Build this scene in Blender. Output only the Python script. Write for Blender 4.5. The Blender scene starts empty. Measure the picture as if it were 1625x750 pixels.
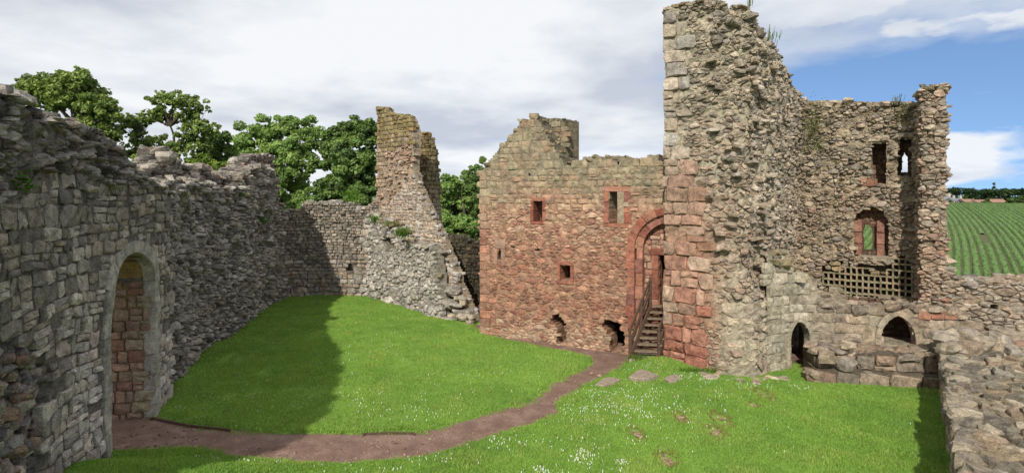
import bpy, math, random
import numpy as np
from mathutils import Vector, noise as mnoise

random.seed(7)
np.random.seed(7)
SC = bpy.context.scene
COL = SC.collection
# ------------------------------------------------------------------ camera
F, CX, HY, CZ = 900.0, 812.5, 310.0, 6.0        # focal length in photo pixels, centre column, horizon row, eye height
cam_d = bpy.data.cameras.new("camera")
cam = bpy.data.objects.new("camera", cam_d)
COL.objects.link(cam)
cam.location = (0, 0, CZ)
cam.rotation_euler = (math.radians(90), 0, 0)
cam_d.sensor_width = 36
cam_d.lens = F / 1625 * 36
cam_d.shift_y = -(375 - HY) / 1625
cam_d.clip_start = 0.1
cam_d.clip_end = 5000
SC.camera = cam
# ------------------------------------------------------------------ sky and sun
SUN_AZ = (-0.25, -0.97)      # horizontal direction towards the sun
SUN_EL = math.radians(37)
l = math.hypot(*SUN_AZ)
to_sun = Vector((SUN_AZ[0] / l * math.cos(SUN_EL), SUN_AZ[1] / l * math.cos(SUN_EL), math.sin(SUN_EL)))
sd = bpy.data.lights.new("sun", 'SUN')
sd.energy = 3.5
sd.angle = math.radians(1.0)
sd.color = (1.0, 0.94, 0.85)
sun = bpy.data.objects.new("sun", sd)
COL.objects.link(sun)
sun.rotation_euler = (-to_sun).to_track_quat('-Z', 'Y').to_euler()
sun.location = to_sun * 80

W = bpy.data.worlds.new("World")
SC.world = W
W.use_nodes = True
nt = W.node_tree
nt.nodes.clear()


def N(nt, typ, **kw):
    n = nt.nodes.new(typ)
    for k, v in kw.items():
        if k in n.inputs.keys() if hasattr(n.inputs, 'keys') else False:
            n.inputs[k].default_value = v
        else:
            setattr(n, k, v)
    return n


def math_node(nt, op, a, b=None, c=None):
    n = nt.nodes.new('ShaderNodeMath')
    n.operation = op
    for i, x in enumerate((a, b, c)):
        if x is None:
            continue
        if isinstance(x, (int, float)):
            n.inputs[i].default_value = x
        else:
            nt.links.new(x, n.inputs[i])
    return n.outputs[0]


def mixrgb(nt, fac, a, b, blend='MIX'):
    n = nt.nodes.new('ShaderNodeMix')
    n.data_type = 'RGBA'
    n.blend_type = blend
    for sock, x in ((n.inputs[0], fac), (n.inputs[6], a), (n.inputs[7], b)):
        if isinstance(x, (int, float)):
            sock.default_value = x
        elif isinstance(x, (tuple, list)):
            sock.default_value = (*x[:3], 1)
        else:
            nt.links.new(x, sock)
    return n.outputs[2]


def ramp(nt, fac, stops):
    n = nt.nodes.new('ShaderNodeValToRGB')
    e = n.color_ramp.elements
    while len(e) > 1:
        e.remove(e[-1])
    e[0].position = stops[0][0]
    e[0].color = (*stops[0][1], 1) if len(stops[0][1]) == 3 else stops[0][1]
    for p, c in stops[1:]:
        k = e.new(p)
        k.color = (*c, 1)
    if fac is not None:
        nt.links.new(fac, n.inputs[0])
    return n.outputs[0]


def g3(v):
    return (v, v, v)


sky = nt.nodes.new('ShaderNodeTexSky')
sky.sky_type = 'NISHITA'
sky.sun_disc = False
sky.sun_elevation = SUN_EL
sky.sun_rotation = math.atan2(SUN_AZ[0], SUN_AZ[1])
sky.air_density = 1.0
sky.dust_density = 0.15
sky.ozone_density = 1.6
tc = nt.nodes.new('ShaderNodeTexCoord')
sep = nt.nodes.new('ShaderNodeSeparateXYZ')
nt.links.new(tc.outputs['Generated'], sep.inputs[0])
zc = math_node(nt, 'MAXIMUM', sep.outputs[2], 0.0)
den = math_node(nt, 'ADD', zc, 0.16)
ux = math_node(nt, 'DIVIDE', sep.outputs[0], den)
uy = math_node(nt, 'DIVIDE', sep.outputs[1], den)
comb = nt.nodes.new('ShaderNodeCombineXYZ')
nt.links.new(ux, comb.inputs[0])
nt.links.new(uy, comb.inputs[1])
comb.inputs[2].default_value = 4.2


def sky_noise(scale, det, rough, off):
    mp = nt.nodes.new('ShaderNodeMapping')
    mp.inputs['Location'].default_value = off
    mp.inputs['Scale'].default_value = (scale, scale, scale)
    nt.links.new(comb.outputs[0], mp.inputs[0])
    n = nt.nodes.new('ShaderNodeTexNoise')
    n.inputs['Scale'].default_value = 1
    n.inputs['Detail'].default_value = det
    n.inputs['Roughness'].default_value = rough
    nt.links.new(mp.outputs[0], n.inputs[0])
    return n.outputs[0]


n1 = sky_noise(0.62, 9, 0.55, (20.4, 11.3, 2.0))
n2 = sky_noise(0.9, 7, 0.55, (9.0, 4.0, 2.0))
# the cloud deck thins out towards the east (right) where blue sky shows, and closes up again overhead
east = math_node(nt, 'MULTIPLY', sep.outputs[0], 0.57)
cov = math_node(nt, 'SUBTRACT', math_node(nt, 'ADD', n1, 0.175), east)
over = ramp(nt, zc, [(0.17, g3(0.0)), (0.32, g3(0.26))])
cov = math_node(nt, 'ADD', cov, over)
covf = ramp(nt, cov, [(0.40, g3(0.0)), (0.50, g3(0.55)), (0.64, g3(0.93))])
# heaped clouds low along the horizon
mp3 = nt.nodes.new('ShaderNodeMapping')
mp3.inputs['Scale'].default_value = (3.2, 3.2, 11.0)
mp3.inputs['Location'].default_value = (0.6, 0.2, 0.35)
nt.links.new(tc.outputs['Generated'], mp3.inputs[0])
n3 = nt.nodes.new('ShaderNodeTexNoise')
n3.inputs['Scale'].default_value = 1.0
n3.inputs['Detail'].default_value = 8
n3.inputs['Roughness'].default_value = 0.52
nt.links.new(mp3.outputs[0], n3.inputs[0])
band = ramp(nt, zc, [(0.0, g3(0.10)), (0.035, g3(0.16)), (0.085, g3(0.10)), (0.13, g3(-0.08)), (0.2, g3(-0.14))])
heap = ramp(nt, math_node(nt, 'ADD', n3.outputs[0], band), [(0.53, g3(0.0)), (0.60, g3(0.85))])
covf = math_node(nt, 'MAXIMUM', covf, heap)
shade = ramp(nt, n2, [(0.36, (4.9, 5.2, 5.85)), (0.47, (6.6, 6.85, 7.15)), (0.57, (8.0, 8.05, 8.1))])
# look the clear sky up a little above the horizon: the clear air is deep blue right down
vadd = nt.nodes.new('ShaderNodeVectorMath')
vadd.operation = 'ADD'
vadd.inputs[1].default_value = (0, 0, 0.22)
nt.links.new(tc.outputs['Generated'], vadd.inputs[0])
vn = nt.nodes.new('ShaderNodeVectorMath')
vn.operation = 'NORMALIZE'
nt.links.new(vadd.outputs[0], vn.inputs[0])
nt.links.new(vn.outputs[0], sky.inputs[0])
skyc = mixrgb(nt, 1.0, sky.outputs[0], (1.12, 1.25, 1.36), 'MULTIPLY')
mixc = mixrgb(nt, covf, skyc, shade)
bg = nt.nodes.new('ShaderNodeBackground')
bg.inputs['Strength'].default_value = 0.095
nt.links.new(mixc, bg.inputs[0])
wo = nt.nodes.new('ShaderNodeOutputWorld')
nt.links.new(bg.outputs[0], wo.inputs[0])
SC.view_settings.view_transform = 'Standard'
SC.view_settings.look = 'None'
SC.view_settings.exposure = 0.36
SC.view_settings.gamma = 1
SC.render.engine = 'CYCLES'
SC.cycles.max_bounces = 6
SC.cycles.diffuse_bounces = 3
SC.cycles.transparent_max_bounces = 8

# ------------------------------------------------------------------ helpers


def s2l(c):
    return tuple(((v / 255) / 12.92 if v / 255 <= 0.04045 else ((v / 255 + 0.055) / 1.055) ** 2.4) for v in c)


def at(px, D, z=None):
    return ((px - CX) / F * D, D) if z is None else ((px - CX) / F * D, D, z)


def gp(px, py, z=0.0):
    D = F * (CZ - z) / (py - HY)
    return ((px - CX) / F * D, D)


def proj(x, y, z):
    y = max(y, 0.5)
    return CX + F * x / y, HY + F * (CZ - z) / y


def nz(x, y=0.0, z=0.0):
    return mnoise.noise((x, y, z))


def U(a, b):
    return random.uniform(a, b)


def in_poly(x, y, poly):
    c = False
    j = len(poly) - 1
    for i in range(len(poly)):
        xi, yi = poly[i]
        xj, yj = poly[j]
        if (yi > y) != (yj > y) and x < (xj - xi) * (y - yi) / (yj - yi) + xi:
            c = not c
        j = i
    return c


def smooth(a, b, x):
    t = min(1, max(0, (x - a) / (b - a)))
    return t * t * (3 - 2 * t)


def interp(pts, x):
    if x <= pts[0][0]:
        return pts[0][1]
    for (a, u), (b, v) in zip(pts, pts[1:]):
        if x <= b:
            return u + (v - u) * (x - a) / max(b - a, 1e-9)
    return pts[-1][1]


# ------------------------------------------------------------------ materials
MATS = {}


def new_mat(name):
    m = bpy.data.materials.new(name)
    m.use_nodes = True
    t = m.node_tree
    b = t.nodes['Principled BSDF']
    MATS[name] = m
    return m, t, b


def tex_noise(t, vec, scale, det=4, rough=0.55, dist=0.0):
    n = t.nodes.new('ShaderNodeTexNoise')
    n.inputs['Scale'].default_value = scale
    n.inputs['Detail'].default_value = det
    n.inputs['Roughness'].default_value = rough
    n.inputs['Distortion'].default_value = dist
    if vec is not None:
        t.links.new(vec, n.inputs[0])
    return n.outputs[0]


def bump(t, b, h, strength, dist):
    n = t.nodes.new('ShaderNodeBump')
    n.inputs['Strength'].default_value = strength
    n.inputs['Distance'].default_value = dist
    t.links.new(h, n.inputs['Height'])
    t.links.new(n.outputs[0], b.inputs['Normal'])


def stone_material(name, lichen=0.5, bumpd=0.03, contrast=0.45, fine=1.0):
    m, t, b = new_mat(name)
    at_ = t.nodes.new('ShaderNodeAttribute')
    at_.attribute_name = 'col'
    geo = t.nodes.new('ShaderNodeNewGeometry')
    P = geo.outputs['Position']
    a = tex_noise(t, P, 4.5, 8, 0.68, 0.3)
    f = tex_noise(t, P, 34, 6, 0.72)
    v = ramp(t, a, [(0.32, g3(1 - contrast)), (0.5, g3(1.0)), (0.68, g3(1 + contrast))])
    c1 = mixrgb(t, 1.0, at_.outputs[0], v, 'MULTIPLY')
    v2 = ramp(t, f, [(0.30, g3(1 - .52 * fine)), (0.5, g3(1.0)), (0.70, g3(1 + .55 * fine))])
    c2 = mixrgb(t, 1.0, c1, v2, 'MULTIPLY')
    # lichen: pale crusts and dark blotches with a shape of their own
    l1 = tex_noise(t, P, 11, 7, 0.75, 0.5)
    lf = ramp(t, l1, [(0.585, g3(0)), (0.63, g3(lichen))])
    c3 = mixrgb(t, lf, c2, (0.36, 0.355, 0.32))
    l2 = tex_noise(t, P, 2.6, 9, 0.78, 0.5)
    df = ramp(t, l2, [(0.565, g3(0)), (0.63, g3(lichen * 1.1))])
    c4 = mixrgb(t, df, c3, mixrgb(t, 1.0, c2, (0.40, 0.40, 0.385), 'MULTIPLY'))
    t.links.new(c4, b.inputs['Base Color'])
    b.inputs['Roughness'].default_value = 0.92
    b.inputs['Specular IOR Level'].default_value = 0.2
    hh = math_node(t, 'ADD', a, math_node(t, 'MULTIPLY', f, 0.55))
    bump(t, b, hh, 1.0, bumpd)
    return m


M_STONE = stone_material("weathered_stone", 0.62, 0.07, 0.5)
M_RED = stone_material("red_sandstone", 0.3, 0.05, 0.4)
M_MORTAR = stone_material("lime_mortar", 0.35, 0.08, 0.45)


def plain(name, col, rough=0.85, nscale=8, contrast=0.3, bumpd=0.01, spec=0.25):
    m, t, b = new_mat(name)
    geo = t.nodes.new('ShaderNodeNewGeometry')
    n = tex_noise(t, geo.outputs['Position'], nscale, 6, 0.6)
    v = ramp(t, n, [(0.3, g3(1 - contrast)), (0.7, g3(1 + contrast))])
    t.links.new(mixrgb(t, 1.0, col, v, 'MULTIPLY'), b.inputs['Base Color'])
    b.inputs['Roughness'].default_value = rough
    b.inputs['Specular IOR Level'].default_value = spec
    bump(t, b, n, 0.6, bumpd)
    return m


def attr_mat(name, trans=0.0, rough=0.6, transcol=1.0):
    m, t, b = new_mat(name)
    a = t.nodes.new('ShaderNodeAttribute')
    a.attribute_name = 'col'
    t.links.new(a.outputs[0], b.inputs['Base Color'])
    b.inputs['Roughness'].default_value = rough
    b.inputs['Specular IOR Level'].default_value = 0.25
    if trans > 0:
        tr = t.nodes.new('ShaderNodeBsdfTranslucent')
        t.links.new(mixrgb(t, 1.0, a.outputs[0], (1.2, 1.22, 0.8), 'MULTIPLY'), tr.inputs[0])
        mx = t.nodes.new('ShaderNodeMixShader')
        mx.inputs[0].default_value = trans
        t.links.new(b.outputs[0], mx.inputs[1])
        t.links.new(tr.outputs[0], mx.inputs[2])
        t.links.new(mx.outputs[0], t.nodes['Material Output'].inputs[0])
    return m


M_LEAF = attr_mat("leaf", 0.35, 0.5)
M_BLADE = attr_mat("grass_blade", 0.3, 0.55)
M_PETAL = plain("daisy_petal", (0.8, 0.8, 0.76), 0.7, 20, 0.05, 0.0)
M_BARK = plain("bark", (0.075, 0.06, 0.045), 0.95, 5, 0.5, 0.05)
M_WOOD = plain("weathered_oak", (0.085, 0.052, 0.034), 0.8, 14, 0.4, 0.01)
M_TREAD = plain("tread_timber", (0.19, 0.14, 0.095), 0.85, 12, 0.4, 0.01)
M_SLAB = plain("paving_slab", (0.27, 0.22, 0.165), 0.9, 9, 0.35, 0.02)

# ------------------------------------------------------------------ mesh and thing helpers


def mesh_obj(name, V, Fc, mat, parent=None, col=None, loc=None, smooth_=False):
    me = bpy.data.meshes.new(name)
    if loc is not None:
        V = [(v[0] - loc[0], v[1] - loc[1], v[2] - loc[2]) for v in V]
    me.from_pydata(V, [], Fc)
    if col is not None:
        ca = me.color_attributes.new('col', 'FLOAT_COLOR', 'POINT')
        n = len(V)
        if len(col) == 3 and isinstance(col[0], (float, int)):
            arr = np.tile(np.array([col[0], col[1], col[2], 1.0], dtype=np.float32), n)
        else:
            arr = np.ones((n, 4), dtype=np.float32)
            arr[:, :3] = np.array(col, dtype=np.float32)
            arr = arr.ravel()
        ca.data.foreach_set('color', arr)
    me.materials.append(mat)
    if smooth_:
        me.polygons.foreach_set('use_smooth', [True] * len(me.polygons))
    o = bpy.data.objects.new(name, me)
    COL.objects.link(o)
    if parent is not None:
        o.parent = parent
    return o


def tag(o, label=None, cat=None, group=None, kind=None):
    if label:
        o['label'] = label
    if cat:
        o['category'] = cat
    if group:
        o['group'] = group
    if kind:
        o['kind'] = kind
    return o


def np_mesh(name, V, tri_or_quads, k, mat, col=None, parent=None, loc=None):
    """big meshes from numpy arrays; k corners a face"""
    V = np.asarray(V, dtype=np.float32)
    if loc is not None:
        V = V - np.array(loc, dtype=np.float32)
    Fc = np.asarray(tri_or_quads, dtype=np.int32)
    me = bpy.data.meshes.new(name)
    me.vertices.add(len(V))
    me.vertices.foreach_set('co', V.ravel())
    me.loops.add(Fc.size)
    me.loops.foreach_set('vertex_index', Fc.ravel())
    me.polygons.add(len(Fc))
    me.polygons.foreach_set('loop_start', np.arange(0, Fc.size, k, dtype=np.int32))
    me.update(calc_edges=True)
    if col is not None:
        ca = me.color_attributes.new('col', 'FLOAT_COLOR', 'POINT')
        arr = np.ones((len(V), 4), dtype=np.float32)
        arr[:, :3] = col
        ca.data.foreach_set('color', arr.ravel())
    me.materials.append(mat)
    o = bpy.data.objects.new(name, me)
    COL.objects.link(o)
    if parent is not None:
        o.parent = parent
    return o


class Thing:
    def __init__(self, name, label, cat, loc, group=None, mat=M_STONE):
        self.o = bpy.data.objects.new(name, None)
        COL.objects.link(self.o)
        self.o.location = loc
        self.o.empty_display_size = 0.3
        self.loc = loc
        tag(self.o, label, cat, group, 'thing')
        self.pool = []
        self.mat = mat

    def stone(self, V, Fc, col, mat=None, name='stone'):
        n = len(V)
        cx = sum(v[0] for v in V) / n
        cy = sum(v[1] for v in V) / n
        cz = sum(v[2] for v in V) / n
        ps = [proj(*v) for v in V]
        a = (max(p[0] for p in ps) - min(p[0] for p in ps)) * (max(p[1] for p in ps) - min(p[1] for p in ps))
        px, py = proj(cx, cy, cz)
        if not (-30 < px < 1655 and -30 < py < 780):
            a *= 0.02
        self.pool.append((a, V, Fc, col, mat or self.mat, name))

    def part(self, name, V, Fc, mat, col=None, smooth_=False, parent=None):
        return mesh_obj(name, V, Fc, mat, parent or self.o, col, self.loc, smooth_)

    def finish(self, most=300, rest='small_stones'):
        self.pool.sort(key=lambda p: -p[0])
        for a, V, Fc, col, mat, name in self.pool[:most]:
            mesh_obj(name, V, Fc, mat, self.o, col, self.loc)
        byname = {}
        for a, V, Fc, col, mat, name in self.pool[most:]:
            byname.setdefault(mat.name, []).append((V, Fc, col, mat))
        for k, L in byname.items():
            AV, AF, AC = [], [], []
            for V, Fc, col, mat in L:
                o = len(AV)
                AV.extend(V)
                AF.extend([tuple(i + o for i in f) for f in Fc])
                AC.extend([col] * len(V))
            ob = mesh_obj(rest, AV, AF, L[0][3], self.o, AC, self.loc)
            ob['kind'] = 'stuff'


# ------------------------------------------------------------------ masonry
class Face:
    """an upright wall face over a plan polyline; (s, z) on it, h proud of it; stands with a real thickness"""

    def __init__(self, plan, thick=1.0, back=None, amp=0.08, freq=0.7, seed=0.0, extra=None):
        self.plan = [Vector(p) for p in plan]
        self.cum = [0.0]
        for a, b in zip(self.plan, self.plan[1:]):
            self.cum.append(self.cum[-1] + (b - a).length)
        self.L = self.cum[-1]
        self.thick = thick
        self.bplan = [Vector(p) for p in back] if back else None
        self.amp, self.freq, self.seed = amp, freq, seed
        self.extra = extra
        # vertex normals, viewer on the right-hand side of travel (left to right as seen)
        seg = []
        for a, b in zip(self.plan, self.plan[1:]):
            d = (b - a).normalized()
            seg.append(Vector((d.y, -d.x)))
        self.vn = [seg[0]] + [(p + q).normalized() for p, q in zip(seg, seg[1:])] + [seg[-1]]

    def loc_(self, s):
        i = 0
        while i < len(self.plan) - 2 and s > self.cum[i + 1]:
            i += 1
        t = (s - self.cum[i]) / (self.cum[i + 1] - self.cum[i])
        return i, t

    def P(self, s):
        i, t = self.loc_(s)
        return self.plan[i].lerp(self.plan[i + 1], t)

    def Nn(self, s):
        i, t = self.loc_(s)
        t = min(1, max(0, t))
        return self.vn[i].lerp(self.vn[i + 1], t).normalized()

    def disp(self, s, z):
        d = self.amp * nz(s * self.freq, z * self.freq, self.seed) + 0.5 * self.amp * nz(s * self.freq * 2.6, z * self.freq * 2.6, self.seed + 9)
        if self.extra:
            d += self.extra(s, z)
        return d

    def pt(self, s, z, h):
        p = self.P(s)
        n = self.Nn(s)
        k = h + self.disp(s, z)
        return (p.x + n.x * k, p.y + n.y * k, z)

    def bk(self, s, z):
        if self.bplan:
            t = min(1, max(0, s / self.L))
            u = t * (len(self.bplan) - 1)
            i = min(int(u), len(self.bplan) - 2)
            p = self.bplan[i].lerp(self.bplan[i + 1], u - i)
            return (p.x, p.y, z)
        p = self.P(s)
        n = self.Nn(s)
        return (p.x - n.x * self.thick, p.y - n.y * self.thick, z)

    def sz(self, px, py):
        k = (px - CX) / F
        M = 400
        lo = None
        ga = None
        ss = [self.L * (i / M) for i in range(M + 1)]
        gs = []
        for s in ss:
            p = self.P(s)
            gs.append(p.x - k * p.y)
        for i in range(M):
            if gs[i] * gs[i + 1] <= 0 and gs[i] != gs[i + 1]:
                lo = ss[i] + (ss[i + 1] - ss[i]) * gs[i] / (gs[i] - gs[i + 1])
                break
        if lo is None:
            if abs(gs[0]) < abs(gs[-1]):
                d = (gs[10] - gs[0]) / (ss[10] - ss[0])
                lo = -gs[0] / d if abs(d) > 1e-6 else 0
                lo = max(lo, -2)
            else:
                d = (gs[-1] - gs[-11]) / (ss[-1] - ss[-11])
                lo = self.L - gs[-1] / d if abs(d) > 1e-6 else self.L
                lo = min(lo, self.L + 2)
        D = self.P(lo).y
        return (lo, CZ - (py - HY) * D / F)

    def poly(self, pts):
        return [self.sz(*p) for p in pts]

    def px(self, s, z):
        p = self.P(s)
        return proj(p.x, p.y, z)


class Flat(Face):
    """a level face (top of a platform): s, z are plan coordinates x, y"""

    def __init__(self, zf, amp=0.05, freq=0.8, seed=0.0):
        self.zf, self.amp, self.freq, self.seed, self.extra = zf, amp, freq, seed, None

    def pt(self, s, z, h):
        return (s, z, self.zf(s, z) + h + self.disp(s, z))

    def px(self, s, z):
        return proj(s, z, self.zf(s, z))


def voro(s0, s1, z0, z1, w, h, jit=0.85, drop=0.12, big=0.16, ragged=0.07):
    """irregular rubble: a power diagram, so a few large stones sit among many small ones"""
    nu, nv = int((s1 - s0) / w) + 6, int((z1 - z0) / h) + 6
    P, Wt = {}, {}
    for j in range(nv):
        for i in range(nu):
            if random.random() < drop:
                continue
            P[(i, j)] = (i + 0.5 * (j % 2) + U(-jit, jit) * 0.5, j + U(-jit, jit) * 0.5)
            Wt[(i, j)] = U(0.0, 0.25)
    for key in list(P):
        if key in P and random.random() < big:
            r = U(0.75, 1.35)
            Wt[key] = r * r * 0.8
            x, y = P[key]
            for dj in (-2, -1, 0, 1, 2):
                for di in (-2, -1, 0, 1, 2):
                    q = (key[0] + di, key[1] + dj)
                    if q != key and q in P and math.hypot(P[q][0] - x, P[q][1] - y) < r * 0.92:
                        del P[q]
    out = []
    for (i, j), (x, y) in P.items():
        w0 = Wt[(i, j)]
        R = 1.9
        poly = [(x - R, y - R), (x + R, y - R), (x + R, y + R), (x - R, y + R)]
        for dj in (-1, 1, 0, -2, 2, -3, 3):
            for di in (-1, 1, 0, -2, 2, -3, 3):
                q = P.get((i + di, j + dj))
                if q is None or (di == 0 and dj == 0):
                    continue
                nx, ny = q[0] - x, q[1] - y
                d2 = nx * nx + ny * ny
                t = 0.5 + (w0 - Wt[(i + di, j + dj)]) / (2 * d2)
                mx, my = x + nx * t, y + ny * t
                ds = [(a - mx) * nx + (b - my) * ny for a, b in poly]
                if max(ds) <= 0:
                    continue
                new = []
                m = len(poly)
                for k in range(m):
                    a, b = ds[k], ds[(k + 1) % m]
                    if a <= 0:
                        new.append(poly[k])
                    if (a < 0 < b) or (b < 0 < a):
                        u = a / (a - b)
                        p0, p1 = poly[k], poly[(k + 1) % m]
                        new.append((p0[0] + (p1[0] - p0[0]) * u, p0[1] + (p1[1] - p0[1]) * u))
                poly = new
                if len(poly) < 3:
                    break
            if len(poly) < 3:
                break
        if len(poly) < 3:
            continue
        pl = [((u - 2) * w + s0, (v - 2) * h + z0) for u, v in poly]
        cs, cz = sum(p[0] for p in pl) / len(pl), sum(p[1] for p in pl) / len(pl)
        q = []
        for k in range(len(pl)):
            a, b = pl[k], pl[(k + 1) % len(pl)]
            L = math.hypot(a[0] - b[0], a[1] - b[1])
            if L > 0.14 * min(w, h):
                q.append(a)
                if L > 0.9 * min(w, h):
                    q.append(((a[0] + b[0]) / 2, (a[1] + b[1]) / 2))
        q = [(a + (cs - a) * U(-ragged * .4, ragged * 2.2), b + (cz - b) * U(-ragged * .4, ragged * 2.2)) for a, b in q]
        if len(q) >= 4:
            out.append(q)
    return out


def coursed(s0, s1, z0, z1, hr, wr, split=0.15, warp=0.06, jit=0.018, wf=0.5):
    out = []
    z = z0
    sd_ = U(0, 99)

    def wz(s, zz):
        return zz + warp * nz(s * wf, zz * 0.8, sd_)
    while z < z1:
        H = U(*hr)
        s = s0 - U(0, wr[1])
        while s < s1:
            w = U(*wr) * (0.6 if random.random() < 0.15 else 1)
            cuts = [0, H]
            if random.random() < split:
                cuts = [0, H * U(0.35, 0.65), H]
            for a, b in zip(cuts, cuts[1:]):
                x0, x1, y0, y1 = s, s + w, z + a, z + b
                j = min(jit, 0.12 * (y1 - y0))
                r = lambda: U(-j, j)
                c = min(w, y1 - y0) * 0.12
                pts = [(x0 + c + r(), y0 + r()), ((x0 + x1) / 2 + r(), y0 + r()), (x1 - c + r(), y0 + r()), (x1 + r(), (y0 + c) + r()),
                       (x1 + r(), y1 - c + r()), ((x0 + x1) / 2 + r(), y1 + r()), (x0 + c + r(), y1 + r()), (x0 + r(), (y0 + y1) / 2 + r())]
                out.append([(p, wz(p, q)) for p, q in pts])
            s += w
        z += H
    return out


def stone_geo(face, poly, h, depth=0.16, gap=0.012, bev=0.2, tilt=0.15, rough=0.02, bow=0.02):
    n = len(poly)
    cs = sum(p[0] for p in poly) / n
    cz = sum(p[1] for p in poly) / n
    R = sum(math.hypot(p[0] - cs, p[1] - cz) for p in poly) / n
    k0 = max(0.5, 1 - gap / max(R, 0.01))
    ts, tz = U(-tilt, tilt), U(-tilt, tilt)
    V = []
    pt = face.pt
    for p in poly:
        ds, dz = (p[0] - cs), (p[1] - cz)
        V.append(pt(cs + ds * k0 * 0.92, cz + dz * k0 * 0.92, -depth))
    hm = []
    for p in poly:
        ds, dz = (p[0] - cs) * k0, (p[1] - cz) * k0
        hh = h * U(0.3, 0.6) + (ts * ds + tz * dz) * 0.6
        V.append(pt(cs + ds, cz + dz, hh))
    for p in poly:
        b = 1 - bev * U(0.5, 1.5)
        ds, dz = (p[0] - cs) * k0 * b, (p[1] - cz) * k0 * b
        V.append(pt(cs + ds, cz + dz, h + ts * ds + tz * dz + U(-rough, rough)))
    V.append(pt(cs + U(-.15, .15) * R, cz + U(-.15, .15) * R, h + bow + U(-rough, rough)))
    Fc = []
    c = 3 * n
    for i in range(n):
        j = (i + 1) % n
        Fc.append((i, j, n + j, n + i))
        Fc.append((n + i, n + j, 2 * n + j, 2 * n + i))
        Fc.append((2 * n + i, 2 * n + j, c))
    return V, Fc


BOULD = None


def boulder(c, r, seed, rough=0.28, rot=None):
    """rough rock with 48 triangles"""
    global BOULD
    if BOULD is None:
        vs, idx = [], {}
        for x in (-1, 0, 1):
            for y in (-1, 0, 1):
                for z in (-1, 0, 1):
                    if (x, y, z) != (0, 0, 0):
                        idx[(x, y, z)] = len(vs)
                        vs.append(Vector((x, y, z)))
        fs = []
        for ax in range(3):
            for sgn in (-1, 1):
                u, v = [k for k in range(3) if k != ax]
                for a in (-1, 0):
                    for b in (-1, 0):
                        q = []
                        for da, db in ((0, 0), (1, 0), (1, 1), (0, 1)):
                            p = [0, 0, 0]
                            p[ax] = sgn
                            p[u] = a + da
                            p[v] = b + db
                            q.append(idx[tuple(p)])
                        flip = (sgn < 0) ^ (ax == 1)
                        fs.append(tuple(q[::-1]) if flip else tuple(q))
        BOULD = (vs, fs)
    vs, fs = BOULD
    ca, sa = math.cos(seed * 7.1), math.sin(seed * 7.1)
    V = []
    tx = U(-.25, .25)
    cuts = []
    for q in range(6):
        n = Vector((random.gauss(0, 1), random.gauss(0, 1), random.gauss(0, 1))).normalized()
        cuts.append((n, U(.62, .92)))
    for v in vs:
        d = v * (v.length ** -0.42)
        d = d * (1 + rough * nz(v.x * 0.9 + seed * 3.7, v.y * 0.9 + seed, v.z * 0.9) + U(-.05, .05))
        for n, o in cuts:
            e = d.dot(n) - o
            if e > 0:
                d = d - n * e
        x, y, z = d.x * r[0], d.y * r[1], d.z * r[2]
        z += tx * x
        V.append((c[0] + ca * x - sa * y, c[1] + sa * x + ca * y, c[2] + z))
    return V, fs


def pick(pal, dark=1.0, var=0.2, keep=0.7):
    """a stone colour: one of the palette drawn towards the palette's mean, so neighbours stay related"""
    c = s2l(random.choice(pal))
    L = [s2l(q) for q in pal]
    m = [sum(q[i] for q in L) / len(L) for i in range(3)]
    k = U(1 - var, 1 + var) * dark
    return tuple(max(0.004, (v * keep + w * (1 - keep)) * k / 1.22) for v, w in zip(c, m))


def core(thing, face, inside, s0, s1, z0, z1, g, colf, rec=0.03, name='mortar_core', jit=0.3, mat=None, rough=0.03):
    ns, nzv = int(math.ceil((s1 - s0) / g)), int(math.ceil((z1 - z0) / g))
    cell = np.zeros((ns + 2, nzv + 2), bool)
    for i in range(ns):
        for j in range(nzv):
            if inside(s0 + (i + .5) * g, z0 + (j + .5) * g):
                cell[i + 1, j + 1] = True
    V, C, Fc, fi, bi = [], [], [], {}, {}

    def fv(i, j):
        k = fi.get((i, j))
        if k is None:
            s, z = s0 + i * g + U(-jit, jit) * g, z0 + j * g + U(-jit, jit) * g
            k = fi[(i, j)] = len(V)
            V.append(face.pt(s, z, -rec + U(-rough, rough)))
            C.append(colf(*face.px(s, z)))
        return k

    def bv(i, j):
        k = bi.get((i, j))
        if k is None:
            k = bi[(i, j)] = len(V)
            V.append(face.bk(s0 + i * g, z0 + j * g))
            C.append(colf(*face.px(s0 + i * g, z0 + j * g)))
        return k
    for i in range(1, ns + 1):
        for j in range(1, nzv + 1):
            if not cell[i, j]:
                continue
            a, b = i - 1, j - 1
            Fc.append((fv(a, b), fv(a + 1, b), fv(a + 1, b + 1), fv(a, b + 1)))
            Fc.append((bv(a, b + 1), bv(a + 1, b + 1), bv(a + 1, b), bv(a, b)))
            if not cell[i - 1, j]:
                Fc.append((fv(a, b), fv(a, b + 1), bv(a, b + 1), bv(a, b)))
            if not cell[i + 1, j]:
                Fc.append((fv(a + 1, b + 1), fv(a + 1, b), bv(a + 1, b), bv(a + 1, b + 1)))
            if not cell[i, j - 1]:
                Fc.append((fv(a + 1, b), fv(a, b), bv(a, b), bv(a + 1, b)))
            if not cell[i, j + 1]:
                Fc.append((fv(a, b + 1), fv(a + 1, b + 1), bv(a + 1, b + 1), bv(a, b + 1)))
    return thing.part(name, V, Fc, mat or M_MORTAR, C)


def lay(thing, face, cells, keep, colf, h=(0.0, 0.06), miss=0.03, mat=None, **kw):
    for poly in cells:
        n = len(poly)
        cs = sum(p[0] for p in poly) / n
        cz = sum(p[1] for p in poly) / n
        if not keep(cs, cz) or random.random() < miss:
            continue
        V, Fc = stone_geo(face, poly, U(*h), **kw)
        thing.stone(V, Fc, colf(*face.px(cs, cz)), mat)


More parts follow.
